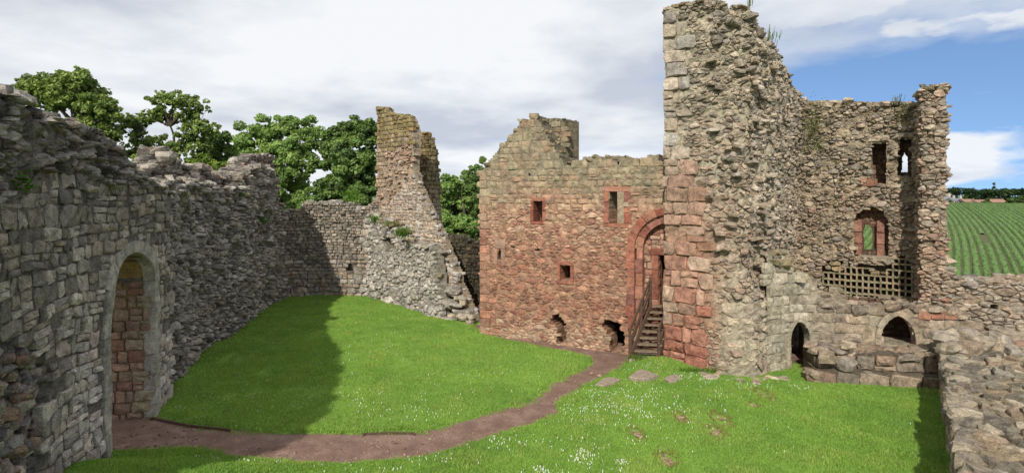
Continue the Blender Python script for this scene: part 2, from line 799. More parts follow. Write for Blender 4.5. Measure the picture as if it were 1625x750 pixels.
def caps(thing, face, topz, s0, s1, step, colf, r=(0.12, 0.24), rows=3, flat=0.6, depthmax=None, lift=0.0, skip=0.1):
    """loose stones along a broken wall top"""
    s = s0
    while s < s1:
        for k in range(rows):
            if random.random() < skip:
                continue
            z = topz(s)
            if z is None:
                continue
            f = (k + U(0.0, 0.8)) / rows
            a = face.pt(s + U(-.1, .1), z, 0)
            b = face.bk(min(max(s, 0), face.L), z)
            lim = f if depthmax is None else f * depthmax
            x, y = a[0] + (b[0] - a[0]) * lim, a[1] + (b[1] - a[1]) * lim
            R = U(*r)
            V, Fc = boulder((x, y, z + R * flat * U(-.5, .55) + lift), (R * U(.8, 1.5), R * U(.8, 1.3), R * flat * U(.7, 1.2)), U(0, 50))
            thing.stone(V, Fc, colf(*proj(x, y, z)))
        s += step * U(0.6, 1.4)


def top_of(inside, zlo, zhi, st=0.06):
    def f(s):
        z = zhi
        while z > zlo:
            if inside(s, z):
                return z
            z -= st
        return None
    return f


def ring_pieces(thing, face, inner, width, n_per, colf, proud=0.06, depth=0.35, mat=None, name='voussoir', closed=False, minlen=None, gap=0.006, outer=None):
    """dressed blocks along a polyline of (s, z): each block spans from the line outward by width"""
    pts = [Vector(p) for p in inner]
    cum = [0]
    for a, b in zip(pts, pts[1:]):
        cum.append(cum[-1] + (b - a).length)

    def at_(t):
        i = 0
        while i < len(pts) - 2 and t > cum[i + 1]:
            i += 1
        u = (t - cum[i]) / (cum[i + 1] - cum[i])
        d = (pts[i + 1] - pts[i]).normalized()
        return pts[i].lerp(pts[i + 1], u), d
    L = cum[-1]
    cuts = [0]
    while cuts[-1] < L - n_per * 0.4:
        cuts.append(min(L, cuts[-1] + n_per * U(.75, 1.25)))
    cuts[-1] = L
    for a, b in zip(cuts, cuts[1:]):
        w = width * U(.85, 1.2)
        m = 3
        inn, out = [], []
        for k in range(m + 1):
            t = a + gap + (b - a - 2 * gap) * k / m
            p, d = at_(t)
            p1, d1 = at_(max(0, t - 0.08))
            p2, d2 = at_(min(L, t + 0.08))
            dd = (d + d1 + d2).normalized()
            nn = Vector((dd.y, -dd.x))
            inn.append(p)
            out.append(p + nn * w)
        V, Fc = [], []
        mm = m + 1
        hj = U(-.012, .012)
        for h in (-depth, proud * 0.8 + hj, proud + hj):
            for k in range(mm):
                q = inn[k]
                if h > proud * 0.9 + hj:
                    q = inn[k].lerp(out[k], 0.06)
                V.append(face.pt(q.x, q.y, h))
            for k in range(mm):
                q = out[k]
                if h > proud * 0.9 + hj:
                    q = out[k].lerp(inn[k], 0.06)
                V.append(face.pt(q.x, q.y, h))
        B = 2 * mm
        for lev in (0, 1):
            o = lev * B
            for k in range(m):
                Fc.append((o + k, o + k + 1, o + B + k + 1, o + B + k))
                Fc.append((o + mm + k, o + mm + k + 1, o + B + mm + k + 1, o + B + mm + k))
            Fc.append((o, o + mm, o + B + mm, o + B))
            Fc.append((o + m, o + mm + m, o + B + mm + m, o + B + m)[::-1])
        o = 2 * B
        for k in range(m):
            Fc.append((o + k, o + mm + k, o + mm + k + 1, o + k + 1)[::-1])
        c = inn[1].lerp(out[1], .5)
        thing.stone(V, Fc, colf(*face.px(c.x, c.y)), mat, name)


def block(thing, face, poly, h, depth, col, mat=None, name='dressed_stone', bev=0.06, rough=0.006, gap=0.006, tilt=0.01):
    V, Fc = stone_geo(face, poly, h, depth, gap, bev, tilt, rough, 0.0)
    thing.stone(V, Fc, col, mat, name)


def rect(s0, s1, z0, z1):
    m, q = (s0 + s1) / 2, (z0 + z1) / 2
    return [(s0, z0), (m, z0), (s1, z0), (s1, q), (s1, z1), (m, z1), (s0, z1), (s0, q)]


def box(V, Fc, c, d, ax=None):
    """box: centre, half sizes, optional three axes"""
    ax = ax or (Vector((1, 0, 0)), Vector((0, 1, 0)), Vector((0, 0, 1)))
    o = len(V)
    c = Vector(c)
    for z in (-1, 1):
        for x, y in ((-1, -1), (1, -1), (1, 1), (-1, 1)):
            V.append(tuple(c + ax[0] * (x * d[0]) + ax[1] * (y * d[1]) + ax[2] * (z * d[2])))
    for f in ((3, 2, 1, 0), (4, 5, 6, 7), (0, 1, 5, 4), (1, 2, 6, 5), (2, 3, 7, 6), (3, 0, 4, 7)):
        Fc.append(tuple(i + o for i in f))


def beam(V, Fc, a, b, w, h, up=(0, 0, 1)):
    a, b = Vector(a), Vector(b)
    d = (b - a)
    L = d.length
    d.normalize()
    side = d.cross(Vector(up)).normalized()
    u2 = side.cross(d).normalized()
    box(V, Fc, (a + b) / 2, (L / 2, w / 2, h / 2), (d, side, u2))
# ------------------------------------------------------------------ palettes (how the stone looks in full sun, sRGB)
GREY = [(178, 169, 155), (160, 152, 140), (139, 132, 122), (192, 183, 167), (121, 116, 108), (168, 155, 137), (150, 139, 125)]
DARK = [(142, 134, 124), (115, 109, 102), (162, 153, 141), (95, 90, 86), (178, 169, 157), (144, 131, 116), (196, 188, 175)]
COBB = [(146, 134, 124), (112, 108, 106), (160, 142, 126), (152, 147, 140), (98, 94, 94), (134, 112, 100), (180, 171, 154), (124, 116, 114), (150, 122, 98)]
PINK = [(186, 148, 126), (176, 134, 112), (192, 158, 134), (170, 126, 106), (180, 152, 130), (164, 136, 118)]
BUFF = [(202, 186, 162), (190, 174, 150), (212, 196, 174), (180, 166, 145), (168, 157, 138), (198, 178, 153), (160, 149, 132)]
REDS = [(184, 138, 116), (170, 124, 104), (194, 152, 128), (162, 118, 102), (180, 146, 124), (198, 164, 140), (156, 122, 108), (170, 136, 118)]
REDG = [(172, 160, 130), (158, 148, 122), (144, 136, 114), (180, 160, 130), (166, 140, 114)]
DRESS = [(172, 114, 94), (160, 100, 82), (184, 132, 110), (156, 108, 94), (176, 122, 98), (150, 96, 80)]
OLIVE = [(150, 136, 98), (138, 124, 86), (162, 146, 104), (126, 114, 84), (150, 124, 78)]
LGREY = [(186, 180, 170), (172, 166, 156), (160, 154, 146), (194, 186, 174), (176, 164, 148), (150, 144, 136)]
WARM = [(196, 176, 152), (186, 164, 140), (204, 186, 162), (190, 160, 136), (176, 158, 138), (168, 146, 124)]
MOR = [(176, 164, 142)]


def lerp3(a, b, t):
    return tuple(x + (y - x) * t for x, y in zip(a, b))


def mixpal(pa, pb, t, **kw):
    t = min(1.0, max(0.0, t + (U(-.45, .45) if 0.02 < t < 0.98 else 0)))
    return lerp3(pick(pa, **kw), pick(pb, **kw), t)


def mk(dark, c):
    c = tuple(v * dark / 1.32 for v in s2l(c))
    return lambda px, py: c


def area(face, outline, holes=()):
    out = face.poly(outline)
    hs = [face.poly(h) for h in holes]

    def f(s, z):
        if not in_poly(s, z, out):
            return False
        for h in hs:
            if in_poly(s, z, h):
                return False
        return True
    return f


def densify(pts, n=4):
    o = []
    for a, b in zip(pts, pts[1:]):
        for k in range(n):
            o.append((a[0] + (b[0] - a[0]) * k / n, a[1] + (b[1] - a[1]) * k / n))
    return o + [pts[-1]]


# ================================================================== gate wall (left, in shade)
T = Thing('gate_wall', 'shaded grey rubble wall with the arched gateway beside the gravel path', 'wall', (-9.6, 14, 0))
GW = Face([(-7.75, 6.4), (-10.12, 16.9)], thick=2.3, amp=0.10, freq=0.6, seed=3)
HOLE = GW.poly([(-300, 560), (0, 545), (40, 540), (62, 565), (84, 590), (78, 640), (66, 690), (78, 830), (-300, 830)])
HOLE = [(min(max(s, -3), 12), z) for s, z in HOLE]
GWH = Face([(-7.75, 6.4), (-10.12, 16.9)], thick=2.3, amp=0.10, freq=0.6, seed=3, extra=lambda s, z: -0.3 if in_poly(s, z, HOLE) else 0.0)
GW.extra = lambda s, z: 0.10 * nz(s * 1.3, z * 1.1, 5) * smooth(5.2, 6, z)
sL, _ = GW.sz(174, 700)
sR, _ = GW.sz(242, 600)
zs = 3.45
cA, rA = (sL + sR) / 2, (sR - sL) / 2
def arch_pts(c, r, z0, zs, rise, n=20, pointed=False):
    o = [(c + r, z0), (c + r, (z0 + zs) / 2)]
    for k in range(n + 1):
        a = math.pi * k / n
        if pointed:
            x = math.cos(a)
            kq = 0.45
            full = math.sqrt((1 + kq) ** 2 - kq * kq)
            yy = math.sqrt(max(0, (1 + kq) ** 2 - (abs(x) + kq) ** 2)) / full
            o.append((c + r * x, zs + rise * yy))
        else:
            o.append((c + r * math.cos(a), zs + rise * math.sin(a)))
    o += [(c - r, (z0 + zs) / 2), (c - r, z0)]
    return o
gate = arch_pts(cA, rA, -0.3, zs, rA * 0.9)
gate_big = arch_pts(cA, rA + 0.06, -0.5, zs, rA * 0.9 + 0.06)
top1 = [(-200, 90), (-60, 128), (-20, 135), (10, 148), (26, 150), (40, 172), (70, 182), (100, 190), (128, 200), (150, 205), (175, 222), (196, 240), (212, 262), (226, 276), (240, 288), (272, 302)]
gw_out = [(s, z) for s, z in GW.poly(densify(top1))]
gw_out = [(-1, gw_out[0][1])] + gw_out + [(GW.L + 0.02, gw_out[-1][1]), (GW.L + 0.02, -0.5), (-1, -0.5)]
def in_gw(s, z):
    return in_poly(s, z, gw_out) and not in_poly(s, z, gate_big)
core(T, GWH, in_gw, 0, GW.L, -0.4, 9.2, 0.12, mk(0.8, (150, 142, 130)), rec=0.02)
gate_o = arch_pts(cA, rA + 0.36, -0.5, zs, rA * 0.9 + 0.36)
def rub_line(px):
    return interp([(-200, 330), (0, 320), (60, 268), (110, 278), (190, 296), (300, 305)], px)
def keep_gw(zone):
    def f(s, z):
        if not in_gw(s, z) or in_poly(s, z, gate_o):
            return False
        px, py = GW.px(s, z)
        hole = in_poly(s, z, HOLE)
        q = 'hole' if hole else 'rub' if py < rub_line(px) else 'sq'
        return q == zone
    return f
cells = coursed(0, GW.L, -0.4, 9, (0.22, 0.42), (0.2, 0.62), split=0.3, warp=0.2, jit=0.05)
def c_gw(px, py):
    t = smooth(430, 560, py) * smooth(60, 140, px)
    return mixpal(GREY, [(188, 168, 156), (194, 176, 164), (178, 158, 146)] + LGREY, 0.85 * t, dark=1.08 + 0.45 * t, keep=.85)
lay(T, GW, cells, keep_gw('sq'), c_gw, h=(0.0, 0.06), miss=0.04, tilt=0.08, gap=0.018, rough=0.02)
cells = voro(0, GW.L, 4.6, 9.2, 0.25, 0.14, 0.9, 0.1)
lay(T, GW, cells, keep_gw('rub'), lambda px, py: pick(DARK, dark=0.95, keep=.8), h=(0.0, 0.20), miss=0.06, tilt=0.55, gap=0.012, rough=0.04, depth=0.2, bev=0.3, bow=0.04)
hs = [(U(0.3, 7.2), U(-.3, 4.0)) for _ in range(2600)]
hs = [p for p in hs if in_poly(*p, HOLE)][:620]
for s, z in hs:
    r = U(.06, .15) if random.random() < .85 else U(.14, .2)
    p = GW.pt(s, z, -0.27 + U(-.05, .14))
    V, Fc = boulder(p, (r * U(.9, 1.4), r * U(.8, 1.2), r * U(.65, 1.0)), U(0, 60), .22)
    T.stone(V, Fc, pick(COBB, dark=1.15, keep=.8))
caps(T, GW, top_of(in_gw, 5, 9.2), 0.5, GW.L - 0.2, 0.30, lambda px, py: pick(DARK + GREY, dark=0.9), r=(0.09, 0.19), rows=6, depthmax=0.5)
# gate arch: jambs and voussoirs, pale dressed stone
STG = [(182, 176, 162), (170, 165, 152), (190, 183, 168)]
ring_pieces(T, GW, gate, 0.32, 0.52, lambda px, py: pick(STG, dark=1.1), proud=0.07, depth=0.24)
# barrel lining of the passage
V, Fc, C = [], [], []
lin = arch_pts(cA, rA + 0.03, -0.35, zs, rA * 0.9 + 0.03, 24)
for d in (0.2, 0.9, 1.5, 2.28):
    for s, z in lin:
        p = GW.P(s)
        n = GW.Nn(s)
        V.append((p.x - n.x * d, p.y - n.y * d, z))
        C.append(tuple(v * 0.9 for v in s2l((176, 150, 98)))if z > 3.0 else s2l((150, 128, 106)))
m = len(lin)
for i in range(3):
    for k in range(m - 1):
        Fc.append((i * m + k, i * m + k + 1, (i + 1) * m + k + 1, (i + 1) * m + k))
T.part('passage_vault', V, Fc, M_MORTAR, C)
# far side wall of the passage, red and buff blocks
a = GW.P(sR)
n = GW.Nn(sR)
PW = Face([(a.x - n.x * 2.28, a.y - n.y * 2.28), (a.x - n.x * 0.12, a.y - n.y * 0.12)], thick=0.2, amp=0.015, seed=8)
lay(T, PW, coursed(0, PW.L, -0.3, 3.75, (0.16, 0.34), (0.22, 0.52), 0.2, 0.03), lambda s, z: 0 < s < PW.L and z < 3.7,
    lambda px, py: mixpal(PINK + [(190, 160, 142), (180, 150, 132)], [(176, 162, 128), (164, 154, 128)], smooth(1.5, 1.9, 0) + (0.75 if px > 222 else 0.12)), h=(0.02, 0.045), miss=0.0, mat=M_RED, gap=0.012, depth=0.1)
T.finish()

# ================================================================== curtain wall (left, receding)
T = Thing('curtain_wall', 'long dark rubble curtain wall receding along the shaded side of the lawn', 'wall', (-12, 25, 0))
CW = Face([(-10.25, 16.7), (-10.75, 17.9), (-11.1, 19.0), (-11.85, 21.6), (-12.1, 24.0), (-12.2, 25.7), (-12.75, 28), (-12.9, 30), (-13.2, 31.4), (-13.3, 33.4)], thick=1.3, amp=0.34, freq=0.6, seed=12)
topc = [(262, 292), (276, 284), (292, 288), (304, 284), (322, 290), (345, 292), (368, 300), (380, 294), (388, 280), (398, 268), (412, 262), (430, 264), (437, 280), (442, 305), (450, 335), (470, 342)]
cw_out = CW.poly(densify(topc, 2))
cw_out = [(-0.2, cw_out[0][1])] + [p for p in cw_out if -0.2 < p[0] < CW.L] + [(CW.L + .1, cw_out[-1][1]), (CW.L + .1, -.4), (-.2, -.4)]
niche = CW.poly([(449, 352), (462, 348), (466, 372), (460, 392), (450, 390)])
in_cw = lambda s, z: in_poly(s, z, cw_out) and not in_poly(s, z, niche)
core(T, CW, in_cw, 0, CW.L, -0.3, 8, 0.15, mk(0.75, (150, 142, 130)), rec=0.05, rough=0.05)
def c_cw(px, py):
    t = smooth(380, 480, py) * smooth(330, 420, px)
    return mixpal(DARK, LGREY + GREY, 0.25 + 0.6 * t, dark=1.12, keep=.75)
lay(T, CW, voro(0, CW.L, -0.3, 8, 0.25, 0.14, 0.9, 0.08), in_cw, c_cw, h=(-0.02, 0.20), miss=0.06, tilt=0.5, gap=0.012, rough=0.035, depth=0.2, bev=0.28, bow=0.03)
caps(T, CW, top_of(in_cw, 4, 8), 0.2, CW.L, 0.33, lambda px, py: pick(DARK + GREY, dark=1.0), r=(0.14, 0.26), rows=4)
# taller rear skin of the same wall
CB = Face([(p.x - 0.98 * 0.7, p.y - 0.18 * 0.7) for p in CW.plan], thick=0.7, amp=0.15, freq=0.6, seed=22)
topb = [(200, 292), (228, 282), (240, 266), (252, 256), (256, 240), (272, 240), (278, 256), (290, 262), (300, 268), (308, 286), (318, 284), (319, 264), (332, 262), (338, 278), (352, 280), (368, 282), (380, 270), (388, 256), (402, 247), (420, 246), (434, 250), (438, 268), (441, 290), (450, 306), (470, 330)]
cb_out = CB.poly(densify(topb, 2))
cb_out = [(-0.5, cb_out[0][1])] + [p for p in cb_out if -0.5 < p[0] < CB.L] + [(CB.L, 5.3), (CB.L, 3.5), (-.5, 3.5)]
in_cb = lambda s, z: in_poly(s, z, cb_out)
core(T, CB, in_cb, -0.4, CB.L, 3.5, 9, 0.15, mk(0.55, (150, 142, 130)), rec=0.06, rough=0.05, name='rear_core')
lay(T, CB, voro(-0.4, CB.L, 3.5, 9, 0.27, 0.13, 0.9, 0.08), in_cb, lambda px, py: mixpal(DARK, GREY + PINK, 0.45, dark=1.0), h=(-0.02, 0.16), miss=0.05, tilt=0.4, gap=0.012, rough=0.03, depth=0.2, bev=0.28)
caps(T, CB, top_of(in_cb, 4, 9), -0.3, CB.L, 0.34, lambda px, py: pick(DARK + GREY, dark=1.05), r=(0.13, 0.25), rows=3)
V, Fc = boulder(at(264, 18.2, 7.2), (0.25, 0.3, 0.24), 3.3, 0.25)
T.stone(V, Fc, pick(GREY))
T.finish()

# ================================================================== back curtain wall
T = Thing('back_wall', 'grey coursed rubble wall closing the far end of the lawn', 'wall', (-10.5, 34, 0))
BW = Face([(-13.5, 32.6), (-12.9, 33.5), (-11.6, 33.9), (-7.7, 33.5)], thick=1.2, amp=0.12, freq=0.6, seed=31)
topw = [(440, 335), (470, 334), (480, 333), (484, 324), (495, 321), (530, 320), (545, 322), (560, 326), (575, 331), (585, 330), (593, 318), (604, 310)]
bw_out = BW.poly(densify(topw, 2))
bw_out = [(-0.3, bw_out[0][1])] + [p for p in bw_out if p[0] > -0.3] + [(BW.L + .3, -.4), (-.3, -.4)]
put = BW.poly([(549, 418), (562, 418), (562, 432), (549, 432)])
in_bw = lambda s, z: in_poly(s, z, bw_out) and not in_poly(s, z, put)
core(T, BW, in_bw, 0, BW.L, -0.3, 7, 0.15, mk(0.62, (156, 148, 134)), rec=0.05)
def c_bw(px, py):
    t = smooth(400, 440, py)
    return mixpal(GREY, LGREY + WARM, 0.35 + 0.5 * t, dark=0.86)
lay(T, BW, coursed(0, BW.L, 2.4, 7, (0.13, 0.2), (0.2, 0.42), 0.1, 0.1, 0.02), in_bw, c_bw, h=(0, 0.12), miss=0.05, tilt=0.35, gap=0.014, rough=0.02, bev=0.28)
lay(T, BW, coursed(0, BW.L, -0.3, 2.4, (0.18, 0.32), (0.28, 0.6), 0.15, 0.1, 0.02), in_bw, c_bw, h=(0, 0.08), miss=0.03, tilt=0.25, gap=0.014, rough=0.02, bev=0.25)
caps(T, BW, top_of(in_bw, 4, 7), 0.2, BW.L, 0.32, lambda px, py: pick(GREY + LGREY, dark=0.92), r=(0.12, 0.24), rows=4)
T.finish()

# ================================================================== ruined turret with its sloping broken edge
T = Thing('ruined_turret', 'tall ruined turret fragment with ragged edge sloping down to the grass', 'turret', (-5.2, 30.6, 0))
TW = Face([(-8.0, 33.6), (-5.2, 30.7), (-2.0, 26.9)], thick=0.5, amp=0.08, freq=0.7, seed=41)
tw_px = [(597, 340), (598, 250), (599, 172), (612, 171), (613, 181), (632, 182), (648, 185), (653, 198), (656, 214), (655, 240), (653, 268), (660, 292), (668, 312), (677, 330), (684, 348), (694, 366), (702, 384), (708, 402), (714, 416), (722, 436), (724, 452), (734, 470), (740, 488), (747, 500), (749, 522), (760, 560), (597, 560)]
in_tw = area(TW, densify(tw_px, 3))
core(T, TW, in_tw, 0, TW.L, -0.4, 11.6, 0.13, mk(0.85, (190, 172, 148)), rec=0.02)
def tw_zone(px, py):
    if py < 245 - (px - 600) * 0.3 or px < 612 and py < 300:
        return 'dress'
    # ragged pink rubble band, then smooth coursed face below it
    if py < 330 - (px - 600) * 1.15 + 20 * nz(px * .05, py * .05) + 10 and px < 668:
        return 'pink'
    return 'face'
def tz(zone):
    return lambda s, z: in_tw(s, z) and tw_zone(*TW.px(s, z)) == zone
def c_top(px, py):
    return mixpal(OLIVE, WARM, smooth(200, 290, py) * .8, dark=0.95)
lay(T, TW, coursed(0, 5, 6, 11.6, (0.22, 0.3), (0.3, 0.6), 0.1, 0.02, 0.012), tz('dress'), c_top, h=(0.03, 0.07), miss=0.02, tilt=0.06)
lay(T, TW, voro(0, 5, 4, 11, 0.2, 0.12), tz('pink'), lambda px, py: mixpal(PINK, WARM + BUFF, 0.45), h=(-0.1, 0.14), miss=0.08, tilt=0.5, bev=0.3, rough=0.03)
lay(T, TW, coursed(0, TW.L, -0.4, 10, (0.16, 0.25), (0.25, 0.5), 0.2, 0.05, 0.015), tz('face'), lambda px, py: mixpal(LGREY, WARM, 0.5, dark=1.12), h=(0, 0.06), miss=0.02, tilt=0.2, gap=0.01)
caps(T, TW, top_of(in_tw, 0, 11.6), 0.1, TW.L, 0.3, lambda px, py: mixpal(OLIVE, LGREY, smooth(200, 330, py)), r=(0.10, 0.2), rows=3)
# rough grey rubble skin in front, foot of the turret
TF = Face([(-8.25, 33.1), (-5.6, 30.1), (-3.6, 27.5)], thick=0.6, amp=0.14, freq=0.7, seed=43)
tf_px = [(575, 345), (590, 338), (600, 345), (618, 352), (634, 366), (650, 384), (668, 388), (684, 392), (688, 410), (692, 440), (697, 470), (702, 500), (704, 560), (560, 560)]
in_tf = area(TF, densify(tf_px, 3), [[(606, 378), (622, 374), (626, 394), (612, 400)]])
core(T, TF, in_tf, 0, TF.L, -0.4, 6, 0.13, mk(0.85, (180, 172, 156)), rec=0.01, name='facing_core')
lay(T, TF, voro(0, TF.L, -0.4, 6, 0.26, 0.19, 0.8, 0.08), in_tf, lambda px, py: pick(LGREY, dark=1.1), h=(0.0, 0.12), miss=0.03, tilt=0.3, gap=0.014, bev=0.3, bow=0.03)
caps(T, TF, top_of(in_tf, 1, 6), 0.1, TF.L, 0.3, lambda px, py: pick(LGREY + OLIVE), r=(0.12, 0.24), rows=3)
# big tumbled quoins at the foot of the broken edge
for k in range(26):
    t = U(0, 1)
    px, D = 712 + 36 * t + U(-6, 6), 27.9 - 1.4 * t + U(-.4, .2)
    zc = U(0, 1) * interp([(700, 2.4), (748, 0.5)], px)
    V, Fc = boulder(at(px, D, zc), (U(.18, .34), U(.2, .34), U(.12, .2)), U(0, 40), 0.2)
    T.stone(V, Fc, pick(LGREY + BUFF, dark=.95))
# rounded rear piece
TR = Face([at(652, 36.2), at(662, 35.2), at(676, 34.9), at(690, 35.4), at(700, 36.6), at(702, 38)], thick=1.0, amp=0.05, freq=0.8, seed=47)
tr_px = [(640, 230), (655, 214), (668, 211), (682, 213), (690, 224), (696, 244), (698, 280), (700, 330), (705, 440), (640, 440)]
in_tr = area(TR, densify(tr_px, 2))
core(T, TR, in_tr, 0, TR.L, 1.0, 11, 0.14, mk(0.7, (150, 130, 100)), rec=0.04, name='rear_core')
lay(T, TR, coursed(0, TR.L, 1, 11, (0.2, 0.3), (0.3, 0.6), 0.1, 0.03), in_tr, lambda px, py: mixpal(OLIVE, WARM, smooth(250, 360, py), dark=0.85), h=(0, 0.06), miss=0.03, tilt=0.12)
caps(T, TR, top_of(in_tr, 1, 11), 0.1, TR.L, 0.3, lambda px, py: pick(OLIVE), r=(0.10, 0.2), rows=3)
T.finish()

# ================================================================== mossy wall in the gap
T = Thing('mossy_wall', 'dark mossy wall in the gap between turret and red building', 'wall', at(730, 31.5, 0))
MW = Face([at(680, 31.6), at(740, 31.2), at(800, 31)], thick=0.9, amp=0.15, freq=0.6, seed=51)
in_mw = area(MW, densify([(670, 372), (690, 371), (712, 373), (735, 377), (748, 384), (770, 388), (820, 390), (820, 620), (670, 620)], 3))
DKM = [(92, 84, 66), (78, 72, 58), (106, 96, 76), (66, 60, 50)]
core(T, MW, in_mw, 0, MW.L, -0.4, 4.5, 0.15, mk(0.5, (110, 100, 80)))
lay(T, MW, coursed(0, MW.L, -0.4, 4.5, (0.16, 0.28), (0.25, 0.6), 0.2, 0.05), in_mw, lambda px, py: pick(DKM, dark=0.85), h=(0, 0.1), miss=0.05, tilt=0.3)
caps(T, MW, top_of(in_mw, 1, 4.5), 0.1, MW.L, 0.3, lambda px, py: pick(DKM), r=(0.12, 0.22), rows=3)
T.finish()

# ================================================================== red building
T = Thing('red_building', 'roofless red sandstone range with gable, small windows and arched doorway', 'building', (2, 22.8, 0), mat=M_RED)
A0, A1 = Vector((-1.36, 24.6)), Vector((6.9, 20.15))
RB = Face([A0, A1], thick=1.0, amp=0.05, freq=0.6, seed=61)
rtop = [(760, 272), (762, 268), (778, 253), (800, 228), (822, 200), (826, 192), (832, 185), (835, 196), (840, 197), (842, 185), (850, 184), (857, 193), (868, 215), (884, 242), (897, 262), (908, 263), (912, 257), (925, 251), (960, 248), (1000, 250), (1010, 258), (1024, 262), (1029, 246), (1046, 244), (1049, 262), (1130, 265)]
WINS = {'w1': (847, 861, 319, 351), 'w2': (966, 990, 304, 354), 'w3': (889, 905, 420, 445), 'slit': (790, 796, 394, 412)}
def wrect(w):
    x0, x1, y0, y1 = WINS[w]
    s0, za = RB.sz(x0, y1)
    s1, _ = RB.sz(x1, y1)
    _, zb = RB.sz(x0, y0)
    return s0, s1, za, zb
door1 = [(884, 545), (884, 520), (878, 512), (872, 506), (878, 500), (888, 501), (896, 510), (899, 522), (898, 545)]
door2 = [(965, 560), (965, 532), (958, 520), (952, 512), (964, 506), (980, 510), (990, 520), (991, 540), (991, 560)]
putl = [[(a - 3, b - 3), (a + 3, b - 3), (a + 3, b + 3), (a - 3, b + 3)] for a, b in ((840, 277), (852, 396), (814, 392), (945, 384), (981, 259), (976, 287), (776, 285))]
rb_out = RB.poly(densify(rtop, 2))
rb_out = [(0.0, rb_out[0][1])] + [p for p in rb_out if 0 < p[0]] + [(RB.L + .1, rb_out[-1][1]), (RB.L + .1, -.5), (0, -.5)]
holes = [RB.poly(h) for h in [door1, door2] + putl]
for w in WINS:
    s0, s1, za, zb = wrect(w)
    holes.append([(s0 - .02, za - .02), (s1 + .02, za - .02), (s1 + .02, zb + .02), (s0 - .02, zb + .02)])
# the moulded arch with a recessed doorway under it
sa, za = RB.sz(1064, 398)
ARC = (sa, za, 1.02)
arch_hole = arch_pts(sa, ARC[2] + .26, RB.sz(1030, 522)[1], za, ARC[2] + .26, 16)
holes.append(arch_hole)
def in_rb(s, z):
    if not in_poly(s, z, rb_out):
        return False
    return not any(in_poly(s, z, h) for h in holes)
def redness(px, py):
    return smooth(268, 352, py + 34 * nz(px * .02, py * .03))
def mc_rb(px, py):
    t = redness(px, py)
    c = lerp3(s2l((160, 150, 126)), s2l((186, 148, 120)), t)
    return tuple(v * 0.95 / 1.32 for v in c)
core(T, RB, in_rb, 0, RB.L, -0.4, 9.4, 0.10, mc_rb, rec=0.004, rough=0.012)
fr = []
for w in ('w1', 'w2', 'w3'):
    s0, s1, za, zb = wrect(w)
    fr.append((s0 - .2, s1 + .2, za - .16, zb + .16))
out_arch = arch_pts(sa, ARC[2] + 0.62, RB.sz(1030, 524)[1] - 0.0, ARC[1], ARC[2] + 0.62, 16)
def keep_rb(lo, hi):
    def f(s, z):
        if not in_rb(s, z) or (z < zsplit(s)) != (lo < 0):
            return False
        if in_poly(s, z, out_arch):
            return False
        return not any(a < s < b and c < z < d for a, b, c, d in fr)
    return f
def c_rb(px, py):
    t = redness(px, py)
    low = smooth(500, 530, py)
    pale = 0.6 * smooth(290, 325, py) * (1 - smooth(350, 400, py))
    r = random.random()
    if r < low * .7:
        red = pick([(192, 166, 140), (182, 156, 132), (174, 154, 132), (172, 136, 112)])
    elif r < pale:
        red = pick([(196, 166, 140), (188, 154, 128), (182, 146, 120)])
    else:
        red = pick(REDS, dark=1.0 - .13 * smooth(360, 420, py) * (1 - .5 * low), var=0.24, keep=.85)
        red = (red[0], red[1] * (1 - .10 * smooth(350, 420, py)), red[2] * (1 - .14 * smooth(350, 420, py)))
    t = min(1, max(0, t + U(-.22, .22)))
    return lerp3(pick(REDG, dark=0.92, var=0.16), red, t)
zsplit = lambda s: 5.35 + .55 * nz(s * .55, 2.2) + .25 * nz(s * 1.9, 5)
lay(T, RB, voro(0, RB.L, -0.4, 6.4, 0.235, 0.125, 0.6, 0.05, 0.13), keep_rb(-1, 5.3), c_rb, h=(0.0, 0.04), miss=0.04, tilt=0.2, gap=0.012, bev=0.24, rough=0.015)
lay(T, RB, coursed(0, RB.L, 4.6, 9.5, (0.2, 0.34), (0.24, 0.6), 0.12, 0.04, 0.02), keep_rb(5.3, 10), c_rb, h=(0.0, 0.035), miss=0.05, tilt=0.10, gap=0.014, bev=0.2, rough=0.015)
# vertical quoins on the left corner
z = 0.0
while z < 6.7:
    w = 0.5 if int(z * 10) % 2 else 0.32
    block(T, RB, rect(-0.04, w, z, z + 0.34), 0.05, 0.5, c_rb(*RB.px(0.2, z + .2)), bev=0.1, gap=0.012, rough=0.012)
    z += 0.35
caps(T, RB, top_of(in_rb, 3, 9.4, 0.04), 0.1, RB.L, 0.28, lambda px, py: pick(REDG, dark=0.88), r=(0.08, 0.16), rows=3, skip=0.3)
# red dressed window surrounds, block by block
cd = lambda: pick(DRESS, dark=0.95, var=.16, keep=1.0)
for w, fw in (('w1', 0.15), ('w2', 0.2), ('w3', 0.15)):
    s0, s1, za, zb = wrect(w)
    nj = 2 if zb - za < 1 else 3
    block(T, RB, rect(s0 - fw, s1 + fw, za - fw * .8, za), 0.035, 0.5, cd(), bev=.1, rough=.012)
    block(T, RB, rect(s0 - fw, s1 + fw, zb, zb + fw), 0.035, 0.5, cd(), bev=.1, rough=.012)
    for side in (0, 1):
        for k in range(nj):
            q0, q1 = za + (zb - za) * k / nj, za + (zb - za) * (k + 1) / nj
            e = fw * (1.5 if (k + side) % 2 and w == 'w2' else 1.0)
            if side == 0:
                block(T, RB, rect(s0 - e, s0, q0, q1), 0.03, 0.5, cd(), bev=.1, rough=.012)
            else:
                block(T, RB, rect(s1, s1 + e, q0, q1), 0.03, 0.5, cd(), bev=.1, rough=.012)
s0, s1, za, zb = wrect('slit')
block(T, RB, rect(s0 - .12, s1 + .22, zb, zb + .42), 0.06, 0.4, pick(PINK))
block(T, RB, rect(s0 - .22, s0, za - .2, zb), 0.05, 0.4, pick(PINK))
